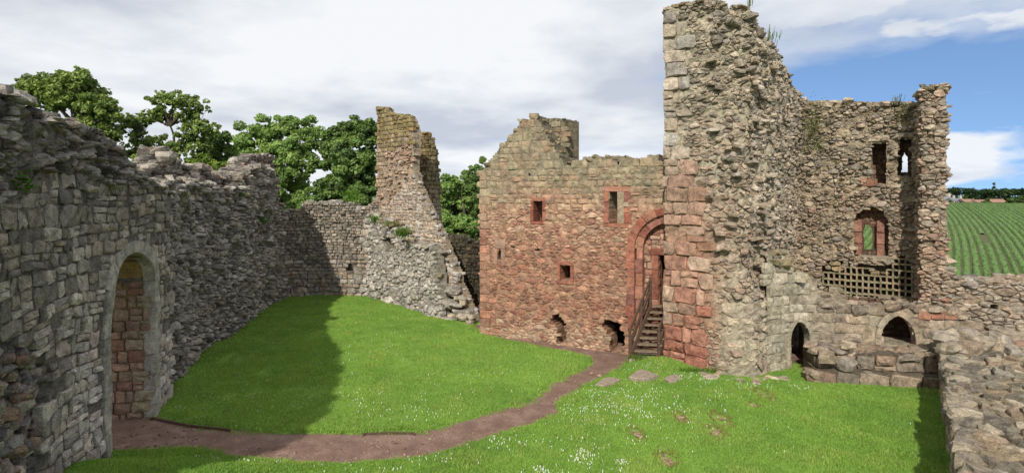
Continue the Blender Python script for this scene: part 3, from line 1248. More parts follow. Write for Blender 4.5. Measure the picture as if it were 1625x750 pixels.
block(T, RB, rect(s1, s1 + .2, za - .2, zb), 0.05, 0.4, pick(PINK))
# pale inner reveals of window two
s0, s1, za, zb = wrect('w2')
a, b = RB.P(s1 + 0.02), RB.P(s1 + 0.02) - RB.Nn(s1) * 0.98
RV = Face([(b.x - 0.25, b.y - 0.12), (a.x, a.y)], thick=0.1, amp=0.01)
lay(T, RV, coursed(0, RV.L, za, zb, (0.18, 0.26), (0.25, 0.45), 0.1, 0.01), lambda s, z: 0 < s < RV.L - .06 and za < z < zb, lambda px, py: pick(BUFF + LGREY), h=(0.0, 0.02), miss=0, mat=M_STONE)
# arch mouldings: two orders of red voussoirs and shafted jambs
zj = RB.sz(1030, 524)[1]
ring_pieces(T, RB, arch_pts(sa, ARC[2] + 0.30, zj, ARC[1], ARC[2] + 0.30, 18), 0.30, 0.36, lambda px, py: cd(), proud=0.10, depth=0.4)
ring_pieces(T, RB, arch_pts(sa, ARC[2] + 0.02, zj, ARC[1], ARC[2] + 0.02, 18), 0.26, 0.42, lambda px, py: cd(), proud=-0.02, depth=0.4)
p0, p1 = RB.P(sa - 1.3), RB.P(sa + 1.3)
n = RB.Nn(sa)
TY = Face([(p0.x - n.x * .34, p0.y - n.y * .34), (p1.x - n.x * .34, p1.y - n.y * .34)], thick=0.5, amp=0.02, seed=66)
dr0 = TY.sz(1045, 480)[0]
zt = TY.sz(1040, 404)[1]
in_ty = lambda s, z: zj - .1 < z < ARC[1] + 1.25 and 0 < s < TY.L and not (dr0 < s < dr0 + 0.9 and z < zt)
core(T, TY, in_ty, 0, TY.L, zj - .1, ARC[1] + 1.3, 0.1, mk(0.8, (176, 128, 98)), name='tympanum_core')
lay(T, TY, coursed(0, TY.L, zj - .1, ARC[1] + 1.3, (0.18, 0.3), (0.2, 0.45), 0.1, 0.03), lambda s, z: in_ty(s, z) and not (dr0 - .22 < s < dr0 + 1.1 and z < zt + .25), lambda px, py: pick(REDS + PINK), h=(0.0, 0.05), miss=0)
for k in range(5):
    q0 = zj + (zt - zj) * k / 5
    block(T, TY, rect(dr0 - .26, dr0, q0, q0 + (zt - zj) / 5), 0.05, 0.3, cd())
block(T, TY, rect(dr0 - .3, dr0 + 1.1, zt, zt + .26), 0.06, 0.3, cd())
# floor slab under the doorway threshold
block(T, RB, rect(sa - 1.1, sa + 1.0, zj - 0.2, zj), 0.12, 0.5, cd())
# the rest of the shell: side wall, rear wall, and two slabs added inside to keep the openings dark
dirb = -RB.Nn(0)
V, Fc = [], []
tax = (A1 - A0).normalized()
ax = (Vector((tax.x, tax.y, 0)), Vector((dirb.x, dirb.y, 0)), Vector((0, 0, 1)))
def rbox(s, d, z, hs, hd, hz):
    p = A0 + tax * s + dirb * d
    box(V, Fc, (p.x, p.y, z), (hs, hd, hz), ax)
rbox(0.5, 3.6, 3.0, 0.45, 2.55, 3.4)
rbox(RB.L - 0.5, 3.6, 3.3, 0.45, 2.55, 3.6)
rbox(RB.L / 2, 6.7, 3.3, RB.L / 2, 0.5, 3.6)
T.part('rear_walls', V, Fc, M_MORTAR, tuple(v / 1.32 for v in s2l((190, 172, 146))))
V, Fc = [], []
rbox(RB.L / 2, 3.7, 2.6, RB.L / 2 - 1.0, 2.62, 0.12)
rbox(RB.L / 2, 3.7, 4.35, RB.L / 2 - 1.0, 2.62, 0.1)
T.part('shade_slab', V, Fc, M_MORTAR, s2l((90, 80, 70)))  # hidden slabs, put in to shut skylight out of the lower storeys
# chimney stack behind the gable
c0 = RB.sz(853, 240)[0]
q0, q1 = at(853, 25.6), at(897, 24.6)
CH = Face([q0, q1], thick=1.1, amp=0.02, seed=69)
in_ch = area(CH, [(846, 320), (846, 190), (853, 191), (897, 188), (897, 320)])
core(T, CH, in_ch, 0, CH.L, 6, 9.8, 0.1, mk(0.8, (158, 148, 122)), name='chimney_core')
lay(T, CH, coursed(0, CH.L, 6, 9.6, (0.2, 0.28), (0.3, 0.6), 0.05, 0.01), in_ch, lambda px, py: pick(REDG, dark=0.92), h=(0.0, 0.04), miss=0.0, tilt=0.05)
caps(T, CH, top_of(in_ch, 6, 9.8, 0.04), 0, CH.L, 0.25, lambda px, py: pick(REDG + OLIVE, dark=0.85), r=(0.08, 0.15), rows=3)
T.finish()

# ================================================================== tall tower
T = Thing('tall_tower', 'tallest ruin, a thick tower wall of pink quoins and torn rubble core', 'tower', (8, 20, 0))
def tw_bulge(s, z):
    # the core bulges out low down on the right, and the torn face is hollow half way up
    return 0.3 * smooth(3.2, 0.2, z) * smooth(1.2, 2.6, s) * (1 - smooth(3.4, 4.4, s)) - 0.22 * smooth(2.4, 3.2, s) * (1 - smooth(4.0, 5.0, s)) * smooth(2.5, 4, z) * (1 - smooth(8.5, 10.5, z)) * (0.7 + nz(s, z * .6, 4))
TT = Face([(5.42, 20.15), (6.35, 19.35), (7.2, 18.9), (7.9, 18.8), (8.45, 19.15), (9.2, 20.0), (11.7, 23.1)], back=[(5.6, 20.6), (6.4, 21.6), (7.2, 22.6), (8.0, 23.4), (9.2, 24.6), (10.6, 25.2)], amp=0.16, freq=0.65, seed=71, extra=tw_bulge)
ttop = [(1050, 12), (1062, 12), (1075, 8), (1090, 3), (1112, 3), (1125, -1), (1148, 2), (1153, 10), (1178, 9), (1194, 14), (1204, 34), (1212, 46), (1222, 62), (1233, 84), (1243, 100), (1254, 118), (1262, 140), (1272, 158), (1278, 166)]
tt_out = TT.poly(densify(ttop, 2))
tt_out = [(0, tt_out[0][1])] + [p for p in tt_out if p[0] > 0] + [(TT.L + .1, 9.2), (TT.L + .1, -.5), (0, -.5)]
in_tt = lambda s, z: in_poly(s, z, tt_out)
def quoin_w(z):
    return interp([(0, 1.5), (3.0, 1.7), (6.5, 1.35), (8, 0.75), (12.8, 0.7)], z) + 0.5 * nz(z * 1.9, 4.4)
def mc_tt(px, py):
    t = smooth(260, 420, py) * (1 - smooth(1105, 1170, px))
    c = lerp3(s2l((198, 187, 162)), s2l((192, 148, 122)), t)
    k = 0.9
    return tuple(v * k / 1.32 for v in c)
core(T, TT, in_tt, 0, TT.L, -0.4, 13, 0.11, mc_tt, rec=0.035, rough=0.045)
def c_tt(px, py):
    t = smooth(170, 360, py + 40 * nz(px * .02, py * .02, 6)) * (1 - smooth(1110, 1215, px + 30 * nz(px * .03, py * .02, 8))) * .95 + .12 * smooth(300, 420, py)
    return mixpal(BUFF + GREY[:2] + [(128, 120, 104)], PINK + WARM, t, dark=0.95, var=0.18)
def c_q(px, py):
    t = smooth(190, 330, py + U(-50, 50))
    u = smooth(430, 540, py + U(-60, 60))
    mid = lerp3(pick(PINK + WARM, var=.12), pick([(178, 122, 100), (166, 110, 92), (186, 136, 114)]), .25 + .75 * u)
    return lerp3(pick(BUFF + LGREY, var=.12), mid, t)
lay(T, TT, [[(max(p, -.04 + .03 * nz(q * 3)), q) for p, q in c_] for c_ in coursed(0, 3, -0.4, 13, (0.36, 0.56), (0.5, 0.95), 0.18, 0.05, 0.03)], lambda s, z: in_tt(s, z) and s < quoin_w(z), c_q, h=(0.03, 0.08), miss=0.02, tilt=0.08, gap=0.014, bev=0.14, rough=0.02, bow=0.015, depth=0.25)
torn = lambda z: interp([(0, 1.9), (3, 2.1), (6, 1.9), (9, 1.5), (13, 1.7)], z) + .5 * nz(z * 1.1, 7.7)
def kt(zone):
    def f(s, z):
        if not in_tt(s, z) or s < quoin_w(z) + .05:
            return False
        px, py = TT.px(s, z)
        if z < 2.6 and 1140 < px < 1300 and nz(px * .03, py * .04, 2) > -0.45:
            return False
        q = 'flat' if s < torn(z) else 'torn' if s < 5.2 + .6 * nz(z * .9, 3.1) else 'side'
        return q == zone
    return f
def k_foot(s, z):
    px, py = TT.px(s, z)
    return in_tt(s, z) and s > quoin_w(z) + .05 and z < 2.6 and 1140 < px < 1300
lay(T, TT, voro(0, TT.L, -0.4, 3, 0.36, 0.25, 0.9, 0.06, .2), k_foot, lambda px, py: mixpal(BUFF + [(196, 186, 150)], WARM, .3, dark=.97), h=(-0.05, 0.06), miss=0.12, tilt=0.25, gap=0.02, bev=0.3, rough=0.03, bow=0.03, depth=0.2)
lay(T, TT, voro(0, 4, -0.4, 13, 0.21, 0.10, 0.8, 0.06, .14), kt('flat'), c_tt, h=(-0.02, 0.05), miss=0.06, tilt=0.2, gap=0.012, bev=0.25, rough=0.02, bow=0.01, depth=0.2)
lay(T, TT, voro(0, TT.L, -0.4, 13, 0.225, 0.14, 0.95, 0.08, .13), kt('torn'), c_tt, h=(-0.05, 0.09), miss=0.12, tilt=0.4, gap=0.012, bev=0.3, rough=0.04, bow=0.03, depth=0.2)
lay(T, TT, voro(0, TT.L, -0.4, 13, 0.20, 0.12, 0.95, 0.08, .13), kt('side'), c_tt, h=(-0.03, 0.09), miss=0.08, tilt=0.35, gap=0.012, bev=0.28, rough=0.03, bow=0.02, depth=0.2)
# a few long through stones sticking out of the torn core
for k in range(60):
    s, z = U(1.6, 4.6), U(2.5, 12)
    if in_tt(s, z) and s > quoin_w(z) + .2:
        p = TT.pt(s, z, 0.1)
        V, Fc = boulder(p, (U(.12, .24), U(.12, .22), U(.07, .13)), U(0, 40), 0.25)
        T.stone(V, Fc, c_tt(*proj(*p)))
caps(T, TT, top_of(in_tt, 6, 13), 0.1, TT.L, 0.3, lambda px, py: pick(OLIVE + BUFF, dark=0.9), r=(0.09, 0.18), rows=6)
for k in range(26):
    px = U(1090, 1245)
    x, y = gp(px, interp([(1060, 585), (1130, 600), (1170, 606), (1255, 600)], px) + U(-3, 5))
    V, Fc = boulder((x, y, U(-.05, .06)), (U(.15, .4), U(.12, .3), U(.05, .12)), U(0, 40), 0.2)
    T.stone(V, Fc, pick(WARM + BUFF))
T.finish()

# ================================================================== dovecote wall and its stub
T = Thing('dovecote_wall', 'roofless inner wall with nesting holes and windows beside the tall tower', 'wall', (13.3, 21.8, 0))
DW = Face([(11.5, 23.15), (15.0, 20.55)], thick=1.1, amp=0.10, freq=0.7, seed=81)
dtop = [(1262, 158), (1272, 160), (1290, 164), (1310, 160), (1330, 164), (1360, 162), (1400, 164), (1440, 163), (1475, 166)]
NI = {'u1': [(1383, 226), (1408, 226), (1408, 292), (1383, 292)], 'u2': [(1424, 220), (1446, 220), (1446, 280), (1424, 280)],
      'lw': [(1354, 408), (1354, 350), (1360, 338), (1375, 331), (1392, 330), (1404, 338), (1410, 352), (1411, 408)],
      'grid': [(1303, 412), (1330, 412), (1345, 418), (1412, 420), (1418, 406), (1448, 404), (1448, 490), (1330, 490), (1326, 468), (1303, 468)]}
dw_hol = {k: DW.poly(densify(v + v[:1], 3)) for k, v in NI.items()}
dw_out = [(-.3, 9.6)] + [p for p in DW.poly(densify(dtop, 2)) if -.3 < p[0] < DW.L + .3] + [(DW.L + .2, 9.5), (DW.L + .2, 1.2), (-.3, 1.2)]
in_dw = lambda s, z: in_poly(s, z, dw_out) and not any(in_poly(s, z, h) for h in dw_hol.values())
core(T, DW, in_dw, -0.2, DW.L + .2, 1.2, 10, 0.07, mk(0.88, (190, 174, 146)), rec=0.03, rough=0.03)
def c_dw(px, py):
    t = 0.35 * smooth(260, 340, py)
    return mixpal(BUFF + GREY[:3] + OLIVE[:1], PINK + WARM, t, dark=0.92, var=0.18)
lay(T, DW, voro(-.2, DW.L + .2, 1.2, 10, 0.17, 0.10, 0.95, 0.08, .12), in_dw, c_dw, h=(-0.04, 0.13), miss=0.06, tilt=0.45, gap=0.01, bev=0.3, rough=0.025, bow=0.02, depth=0.14)
caps(T, DW, top_of(in_dw, 6, 10), 0, DW.L, 0.28, lambda px, py: pick(OLIVE + BUFF, dark=0.85), r=(0.12, 0.22), rows=3)
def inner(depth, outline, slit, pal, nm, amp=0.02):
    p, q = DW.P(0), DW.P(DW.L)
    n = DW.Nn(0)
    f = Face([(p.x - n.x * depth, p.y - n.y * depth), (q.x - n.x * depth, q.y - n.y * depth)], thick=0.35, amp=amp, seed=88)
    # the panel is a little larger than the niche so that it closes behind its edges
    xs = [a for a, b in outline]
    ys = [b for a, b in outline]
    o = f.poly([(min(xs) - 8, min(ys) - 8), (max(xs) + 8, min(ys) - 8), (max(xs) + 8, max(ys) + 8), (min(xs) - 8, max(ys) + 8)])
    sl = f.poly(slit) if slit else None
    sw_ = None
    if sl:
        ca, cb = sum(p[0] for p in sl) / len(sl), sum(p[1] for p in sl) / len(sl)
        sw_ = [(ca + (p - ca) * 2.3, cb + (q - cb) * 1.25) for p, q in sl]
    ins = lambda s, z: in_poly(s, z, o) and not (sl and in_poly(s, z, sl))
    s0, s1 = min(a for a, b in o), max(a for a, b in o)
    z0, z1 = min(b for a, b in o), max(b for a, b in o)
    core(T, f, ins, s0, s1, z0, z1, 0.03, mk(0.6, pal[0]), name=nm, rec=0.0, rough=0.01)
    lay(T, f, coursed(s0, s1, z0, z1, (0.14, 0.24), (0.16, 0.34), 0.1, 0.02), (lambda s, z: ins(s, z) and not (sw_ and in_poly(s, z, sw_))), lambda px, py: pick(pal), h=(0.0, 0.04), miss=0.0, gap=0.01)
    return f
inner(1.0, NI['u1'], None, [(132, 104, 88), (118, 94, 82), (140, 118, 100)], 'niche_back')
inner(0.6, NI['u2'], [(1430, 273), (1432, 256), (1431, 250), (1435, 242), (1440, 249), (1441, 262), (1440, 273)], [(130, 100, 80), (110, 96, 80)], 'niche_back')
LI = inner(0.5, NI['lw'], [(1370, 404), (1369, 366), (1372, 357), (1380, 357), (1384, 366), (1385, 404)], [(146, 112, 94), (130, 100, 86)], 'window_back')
# dressed jambs of the lower window
s0, z0 = DW.sz(1355, 405)
s1, z1 = DW.sz(1370, 350)
for k in range(3):
    block(T, LI, rect(s0 - .1, s1 - .06, z0 + (z1 - z0) * k / 3, z0 + (z1 - z0) * (k + 1) / 3), 0.28, 0.2, pick([(158, 116, 98), (146, 106, 92)]))
s0, s1 = DW.sz(1387, 405)[0], DW.sz(1398, 405)[0]
for k in range(3):
    block(T, LI, rect(s0 + .06, s1 + .1, z0 + (z1 - z0) * k / 3, z0 + (z1 - z0) * (k + 1) / 3), 0.24, 0.2, pick([(158, 116, 98), (146, 106, 92)]))
# lintels and sills
for (x0, x1, y0, y1) in ((1378, 1412, 216, 225), (1420, 1450, 211, 219), (1362, 1414, 404, 412)):
    s0, za = DW.sz(x0, y1)
    s1, zb = DW.sz(x1, y0)
    zb = DW.sz(x0, y0)[1]
    block(T, DW, rect(s0, s1, za, zb), 0.06, 0.3, pick(BUFF, dark=.9), bev=0.12, rough=0.02)
s0, za = DW.sz(1378, 296)
s1, zb = DW.sz(1398, 280)
block(T, DW, rect(s0 - .25, s1 - .1, za, za + .3), 0.08, 0.3, pick([(178, 130, 106)]), bev=0.12)
# nesting boxes: thin shelves and dividers, each slab its own piece
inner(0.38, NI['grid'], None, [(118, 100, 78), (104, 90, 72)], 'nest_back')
GRDC = [(154, 148, 116), (164, 153, 128), (138, 136, 100), (170, 156, 130), (168, 140, 114)]
rows = [408, 416, 426, 437, 447, 457, 467, 478]
s_a, s_b = DW.sz(1306, 450)[0], DW.sz(1447, 450)[0]
ncol = 15
gz = [DW.sz(1380, y)[1] for y in rows]
def grid_has(i, r):
    # r = row of cells counted from the top; broken away at upper left
    if r <= 1:
        return i >= 12
    if r == 2:
        return i >= 3 and i not in (8, 9, 10)
    if r >= 5:
        return i >= 3
    return True
for r in range(len(rows) - 1):
    for i in range(ncol):
        if not grid_has(i, r):
            continue
        a, b = s_a + (s_b - s_a) * i / ncol, s_a + (s_b - s_a) * (i + 1) / ncol
        zt_, zb_ = gz[r], gz[r + 1]
        j = U(-.006, .006)
        c = pick(GRDC, var=0.2)
        block(T, DW, [(a, zb_ - .03 + j), ((a + b) / 2, zb_ - .034 + j), (b, zb_ - .03 + j), (b, zb_ + .032 + j), ((a + b) / 2, zb_ + .026 + j), (a, zb_ + .032 + j)], U(.02, .05), 0.37, c, name='shelf_slab', gap=0.0)
        j = U(-.01, .01)
        block(T, DW, [(a - .03 + j, zb_), (a + .032 + j, zb_), (a + .028, (zt_ + zb_) / 2), (a + .032 - j, zt_), (a - .032 - j, zt_), (a - .026, (zt_ + zb_) / 2)], U(.0, .03), 0.37, pick(GRDC, var=0.2), name='divider_slab', gap=0.0)
        if not grid_has(i, r - 1) or r == 0:
            block(T, DW, [(a, zt_ - .022), (b, zt_ - .022), (b, zt_ + .024), (a, zt_ + .024)], .03, 0.37, pick(GRDC), name='shelf_slab', gap=0.0)
        elif i + 1 == ncol:
            block(T, DW, [(b - .022, zb_), (b + .024, zb_), (b + .024, zt_), (b - .022, zt_)], .03, 0.37, pick(GRDC), name='divider_slab', gap=0.0)
# rubble left where the boxes are broken away
lay(T, DW, voro(s_a - .2, s_b + .2, 1.2, 4.2, 0.24, 0.15), lambda s, z: in_poly(s, z, dw_hol['grid']) and not (any(grid_has(i, r) and s_a + (s_b - s_a) * (i - .2) / ncol < s < s_a + (s_b - s_a) * (i + 1.2) / ncol and gz[r + 1] - .06 < z < gz[r] + .06 for i in range(ncol) for r in range(len(rows) - 1))),
    lambda px, py: pick(BUFF + OLIVE, dark=.9), h=(-.05, .08), miss=0.1, depth=0.4, tilt=.3)
T.finish()

T = Thing('wall_stub', 'narrow ragged wall stub standing highest beside the field view', 'wall', (14.6, 19.6, 0))
ST = Face([(14.75, 20.6), (14.02, 19.42), (14.22, 19.28), (14.75, 19.28), (14.88, 19.4)], back=[(15.25, 20.9), (15.2, 20.7), (15.15, 20.4)], amp=0.07, freq=0.9, seed=85)
stz = lambda s: interp([(0, 9.6), (1.0, 9.5), (1.4, 9.75), (1.55, 9.6), (1.75, 9.72), (2.2, 9.75), (2.5, 9.6)], s) + 0.1 * nz(s * 4)
in_st = lambda s, z: 0 <= s <= ST.L and 1.2 < z < stz(s)
core(T, ST, in_st, 0, ST.L, 1.2, 10, 0.09, mk(0.74, (186, 168, 138)), rec=0.04, rough=0.03)
lay(T, ST, voro(0, ST.L, 1.2, 10, 0.19, 0.115, 0.9, 0.08, .12), in_st, lambda px, py: mixpal(BUFF + GREY[:2], WARM + PINK, 0.3 + .3 * smooth(260, 400, py), dark=.95), h=(-.03, 0.14), miss=0.05, tilt=0.45, gap=0.01, bev=0.3, rough=0.03, depth=0.14)
caps(T, ST, lambda s: stz(s), 0.1, ST.L, 0.2, lambda px, py: pick(BUFF + OLIVE, dark=.85), r=(0.1, 0.18), rows=3)
T.finish()

# ================================================================== lower wall with pointed doorway and arched recess
T = Thing('undercroft_wall', 'low pale wall with pointed doorway and arched recess under the nesting holes', 'wall', (11.5, 19.2, 0))
LWf = Face([(8.55, 19.0), (9.2, 19.35), (9.95, 19.72), (10.6, 19.78), (12.9, 19.0), (14.75, 18.45)], back=[(10.2, 21.6), (10.8, 22.2), (11.7, 22.4), (13.2, 21.5), (14.4, 20.4), (15.6, 19.6)], amp=0.05, freq=0.6, seed=91)
ltop = [(1218, 400), (1232, 412), (1250, 428), (1268, 440), (1284, 452), (1296, 470), (1310, 482), (1330, 483), (1360, 490), (1395, 492), (1408, 488), (1425, 486), (1444, 488), (1456, 492), (1480, 492), (1522, 492), (1530, 510)]
lo = LWf.poly(densify(ltop, 2))
lo = [(0, lo[0][1])] + [p for p in lo if 0 < p[0] < LWf.L + .2] + [(LWf.L + .2, lo[-1][1]), (LWf.L + .2, -.4), (0, -.4)]
sd0, _ = LWf.sz(1268, 560)
zsp = LWf.sz(1268, 540)[1]
zap = LWf.sz(1268, 509)[1]
dr = (LWf.sz(1283, 560)[0] - LWf.sz(1253, 560)[0]) / 2
dpts = arch_pts(sd0, dr, -0.3, zsp, zap - zsp, 18, True)
sc0, zb0 = LWf.sz(1425, 549)
zs2, za2 = LWf.sz(1425, 540)[1], LWf.sz(1425, 500)[1]
ar = (LWf.sz(1453, 549)[0] - LWf.sz(1397, 549)[0]) / 2
apts = arch_pts(sc0, ar, zb0, zs2, za2 - zs2, 18, True)
in_lw0 = lambda s, z: in_poly(s, z, lo)
in_lw = lambda s, z: in_poly(s, z, lo) and not in_poly(s, z, dpts) and not in_poly(s, z, apts)
core(T, LWf, in_lw, 0, LWf.L, -0.3, 4.2, 0.08, mk(0.85, (190, 179, 154)), rec=0.02, rough=0.015)
YEL = [(196, 186, 162), (184, 175, 152), (204, 194, 172), (174, 163, 140)]
BAS = [(178, 160, 136), (166, 148, 126), (188, 170, 148), (150, 136, 118), (160, 140, 120), (140, 128, 114)]
def ringd(s, z, c, r, zs_, zt_, w):
    q = arch_pts(c, r + w, -1, zs_, zt_ - zs_ + w, 12, True)
    return in_poly(s, z, q)
klw = lambda s, z: in_lw(s, z) and not ringd(s, z, sd0, dr, zsp, zap, .16) and not (z > zb0 - .05 and ringd(s, z, sc0, ar, zs2, za2, .2))
lay(T, LWf, coursed(0, LWf.L, -0.3, 4.2, (0.28, 0.42), (0.4, 0.8), 0.1, 0.03, 0.02), klw, lambda px, py: mixpal(YEL, BAS, smooth(1275, 1320, px), dark=.95), h=(0.0, 0.035), miss=0.02, tilt=0.05, gap=0.01, bev=0.12, rough=0.012)
ring_pieces(T, LWf, dpts, 0.15, 0.42, lambda px, py: pick(YEL, dark=.95), proud=0.04, depth=0.4)
ring_pieces(T, LWf, apts, 0.18, 0.5, lambda px, py: pick(BAS[:3] + YEL[:1], dark=.95), proud=0.06, depth=0.4)
# back of the arched recess and of the passage behind the doorway
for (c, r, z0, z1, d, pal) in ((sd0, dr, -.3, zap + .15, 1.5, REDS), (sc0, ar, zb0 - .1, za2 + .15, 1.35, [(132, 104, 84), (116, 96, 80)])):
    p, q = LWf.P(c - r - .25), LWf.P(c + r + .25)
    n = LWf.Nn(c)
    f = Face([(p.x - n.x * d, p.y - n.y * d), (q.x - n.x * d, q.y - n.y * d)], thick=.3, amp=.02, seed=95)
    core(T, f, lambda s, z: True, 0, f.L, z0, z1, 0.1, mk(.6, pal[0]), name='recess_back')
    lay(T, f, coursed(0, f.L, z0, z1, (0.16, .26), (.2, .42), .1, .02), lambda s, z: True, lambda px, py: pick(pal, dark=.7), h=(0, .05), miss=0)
caps(T, LWf, top_of(in_lw0, 0, 4.2), 0.2, LWf.L, 0.32, lambda px, py: mixpal(YEL + OLIVE[:2], BAS, smooth(1275, 1320, px), dark=.88), r=(0.13, 0.26), rows=6, skip=.15)
# red course right of the recess
for k in range(3):
    s0, zb = LWf.sz(1456 + 21 * k, 506)
    s1, _ = LWf.sz(1456 + 21 * (k + 1), 506)
    zt_ = LWf.sz(1456 + 21 * k, 493)[1]
    block(T, LWf, rect(s0, s1, zb, zt_), .07, .4, pick([(184, 132, 106), (170, 118, 94), (178, 140, 112)]), bev=.1, rough=.015)
T.finish()

# ================================================================== stepped ledge of big blocks
T = Thing('stone_ledge', 'low ledge of big lichened blocks at the lawn edge below the arched recess', 'ledge', (11.3, 17.9, 0))
LG = Face([(9.75, 18.1), (10.3, 18.0), (13.2, 17.45)], thick=1.4, amp=0.06, freq=0.7, seed=97)
lg1 = lambda s, z: 0 <= s <= LG.L and z < 0.42
core(T, LG, lambda s, z: z < 0.38, 0, LG.L, -0.3, 0.4, 0.14, mk(.6, (150, 136, 116)))
LB = [(170, 152, 128), (156, 140, 120), (182, 166, 142), (140, 130, 116), (150, 124, 104), (132, 124, 112)]
lay(T, LG, coursed(0, LG.L, -0.02, 0.30, (0.4, 0.42), (0.6, 1.0), 0, 0.02, 0.02), lambda s, z: 0 <= s <= LG.L, lambda px, py: pick(LB), h=(0.02, 0.08), miss=0, tilt=.05, gap=.015, bev=.14, rough=.02, depth=.5)
L2 = Face([(9.9, 18.5), (10.5, 18.38), (13.3, 17.85)], thick=1.2, amp=0.08, freq=0.7, seed=98)
core(T, L2, lambda s, z: z < 0.95, 0, L2.L, 0.2, 1.0, 0.14, mk(.6, (150, 136, 116)), name='upper_core')
lay(T, L2, coursed(0, L2.L, 0.4, 0.95, (0.44, 0.5), (0.5, 0.95), 0.1, 0.04, 0.03), lambda s, z: 0 <= s <= L2.L and z < .95, lambda px, py: pick(LB, dark=.95), h=(0.02, 0.16), miss=0.03, tilt=.15, gap=.02, bev=.28, rough=.04, depth=.5, bow=.05)
for k in range(34):
    s = U(0.1, L2.L)
    d = U(.0, 1.0)
    p = L2.P(s) - L2.Nn(s) * d
    R = U(.14, .32)
    V, Fc = boulder((p.x, p.y, 0.92 + U(-.08, .05)), (R * 1.2, R, R * .4), U(0, 60), .22)
    T.stone(V, Fc, pick(LB, dark=1.05))
for (px, py, r) in ((1312, 566, .32), (1347, 548, .22), (1287, 592, .22), (1340, 574, .38)):
    D = 18.2
    x, y = at(px, D)
    V, Fc = boulder((x, y, CZ - (py - HY) * D / F), (r, r * .8, r * .7), U(0, 60), .2)
    T.stone(V, Fc, pick(LB[:3] + GREY[:1], dark=1.0))
T.finish()

# ================================================================== low wall on the right, in front of the field
T = Thing('low_wall', 'low rubble wall with a square hole in front of the striped field', 'wall', (16.5, 19, 0))
LR = Face([(14.62, 19.3), (15.3, 19.15), (16.6, 18.9), (21.5, 18.2)], thick=0.9, amp=0.10, freq=0.7, seed=101)
in_lr = area(LR, densify([(1490, 395), (1503, 400), (1508, 425), (1516, 443), (1530, 449), (1550, 445), (1580, 447), (1600, 450), (1616, 446), (1640, 448), (1800, 446), (1900, 446), (1900, 700), (1490, 700)], 2), [[(1569, 482), (1585, 482), (1585, 493), (1569, 493)]])
core(T, LR, in_lr, 0, LR.L, -0.3, 4.5, 0.12, mk(.85, (178, 158, 132)))
lay(T, LR, voro(0, LR.L, -0.3, 4.5, 0.27, 0.13, .85, .08, .15), in_lr, lambda px, py: mixpal(WARM + BUFF, GREY, .3, dark=.93), h=(0.0, 0.10), miss=.04, tilt=.3, gap=.012, bev=.25, rough=.02)
caps(T, LR, top_of(in_lr, 0, 4.5), 0.05, LR.L, 0.3, lambda px, py: pick(WARM + GREY, dark=.92), r=(.14, .27), rows=4)
T.finish()

# ================================================================== broad wall foot in the right foreground
T = Thing('rubble_platform', 'broad flat-topped wall remnant of rough stones in the near right corner', 'wall', (12.5, 13.5, 0))
E0, E1 = (7.3, 9.0), (13.12, 17.35)
PF = Face([E0, E1], back=[(13, 6.5), (20.0, 14.0)], amp=0.08, freq=0.8, seed=111)
# seen from the lawn side the face looks left, so walk it far to near
PF = Face([E1, E0], back=[(20.2, 16.9), (16, 6.0)], amp=0.06, freq=0.8, seed=111)
ftop = lambda s, z: 1.22 + 0.10 * nz(s * .5, z * .5, 3)
core(T, PF, lambda s, z: z < 1.2, 0, PF.L, -0.3, 1.2, 0.15, mk(.7, (166, 146, 118)), rec=.05)
lay(T, PF, coursed(0, PF.L, -0.2, 1.2, (.28, .4), (.4, .8), .2, .04), lambda s, z: z < 1.15, lambda px, py: pick(WARM + GREY, dark=.85), h=(0, .08), miss=.03, tilt=.1, gap=.018)
FL = Flat(lambda x, y: 1.2 + 0.05 * (x - interp([(9.0, 7.3), (17.35, 13.12)], y)) , amp=.07, freq=.9, seed=113)
def on_top(x, y):
    if not 8.6 < y < 17.6:
        return False
    xe = interp([(9.0, 7.3), (17.35, 13.12)], y)
    return xe + .05 < x < xe + 7
FOOT = [(180, 166, 142), (166, 153, 130), (192, 179, 154), (148, 138, 120), (168, 148, 124), (142, 132, 116), (162, 153, 138), (124, 116, 104)]
V, Fc, C = [], [], []
nx, ny = 36, 60
for j in range(ny + 1):
    y = 8.6 + 9.0 * j / ny
    xe = interp([(9.0, 7.3), (17.35, 13.12)], y)
    for i in range(nx + 1):
        V.append(FL.pt(xe - .02 + 7.2 * i / nx, y, -.02 + U(-.03, .03)))
        C.append(tuple(v * .7 for v in s2l((178, 160, 130))))
for j in range(ny):
    for i in range(nx):
        a = j * (nx + 1) + i
        Fc.append((a, a + 1, a + nx + 2, a + nx + 1))
T.part('top_bedding', V, Fc, M_MORTAR, C)
lay(T, FL, voro(7, 20, 8.4, 17.7, 0.30, 0.30, .9, .08, .2), on_top, lambda px, py: pick(FOOT, dark=.86, var=.2, keep=.9), h=(0.0, .13), miss=.09, tilt=.32, gap=.022, bev=.18, rough=.03, depth=.12, bow=.01)
# kerb of larger blocks along the lawn edge and at the far end
for t in np.linspace(0, 1, 22):
    x, y = E0[0] + (E1[0] - E0[0]) * t, E0[1] + (E1[1] - E0[1]) * t
    V, Fc = boulder((x + U(.14, .3), y + U(-.1, .1), 1.2 + U(-.06, .03)), (U(.22, .36), U(.2, .3), U(.13, .2)), U(0, 60), .14)
    T.stone(V, Fc, pick(FOOT))
for k in range(26):
    px = 1500 + 150 * (k % 13) / 12 + U(-6, 6)
    D = 17.2 + .45 * (k // 13) + U(-.2, .2)
    x, y = at(px, D)
    V, Fc = boulder((x, y, 1.34 + .22 * (k // 13) + U(-.05, .08)), (U(.3, .5), U(.25, .4), U(.18, .3)), U(0, 60), .2)
    T.stone(V, Fc, pick(FOOT + PINK[:1] + GREY[:2]))
T.finish()
# ================================================================== terrain, path, lawns


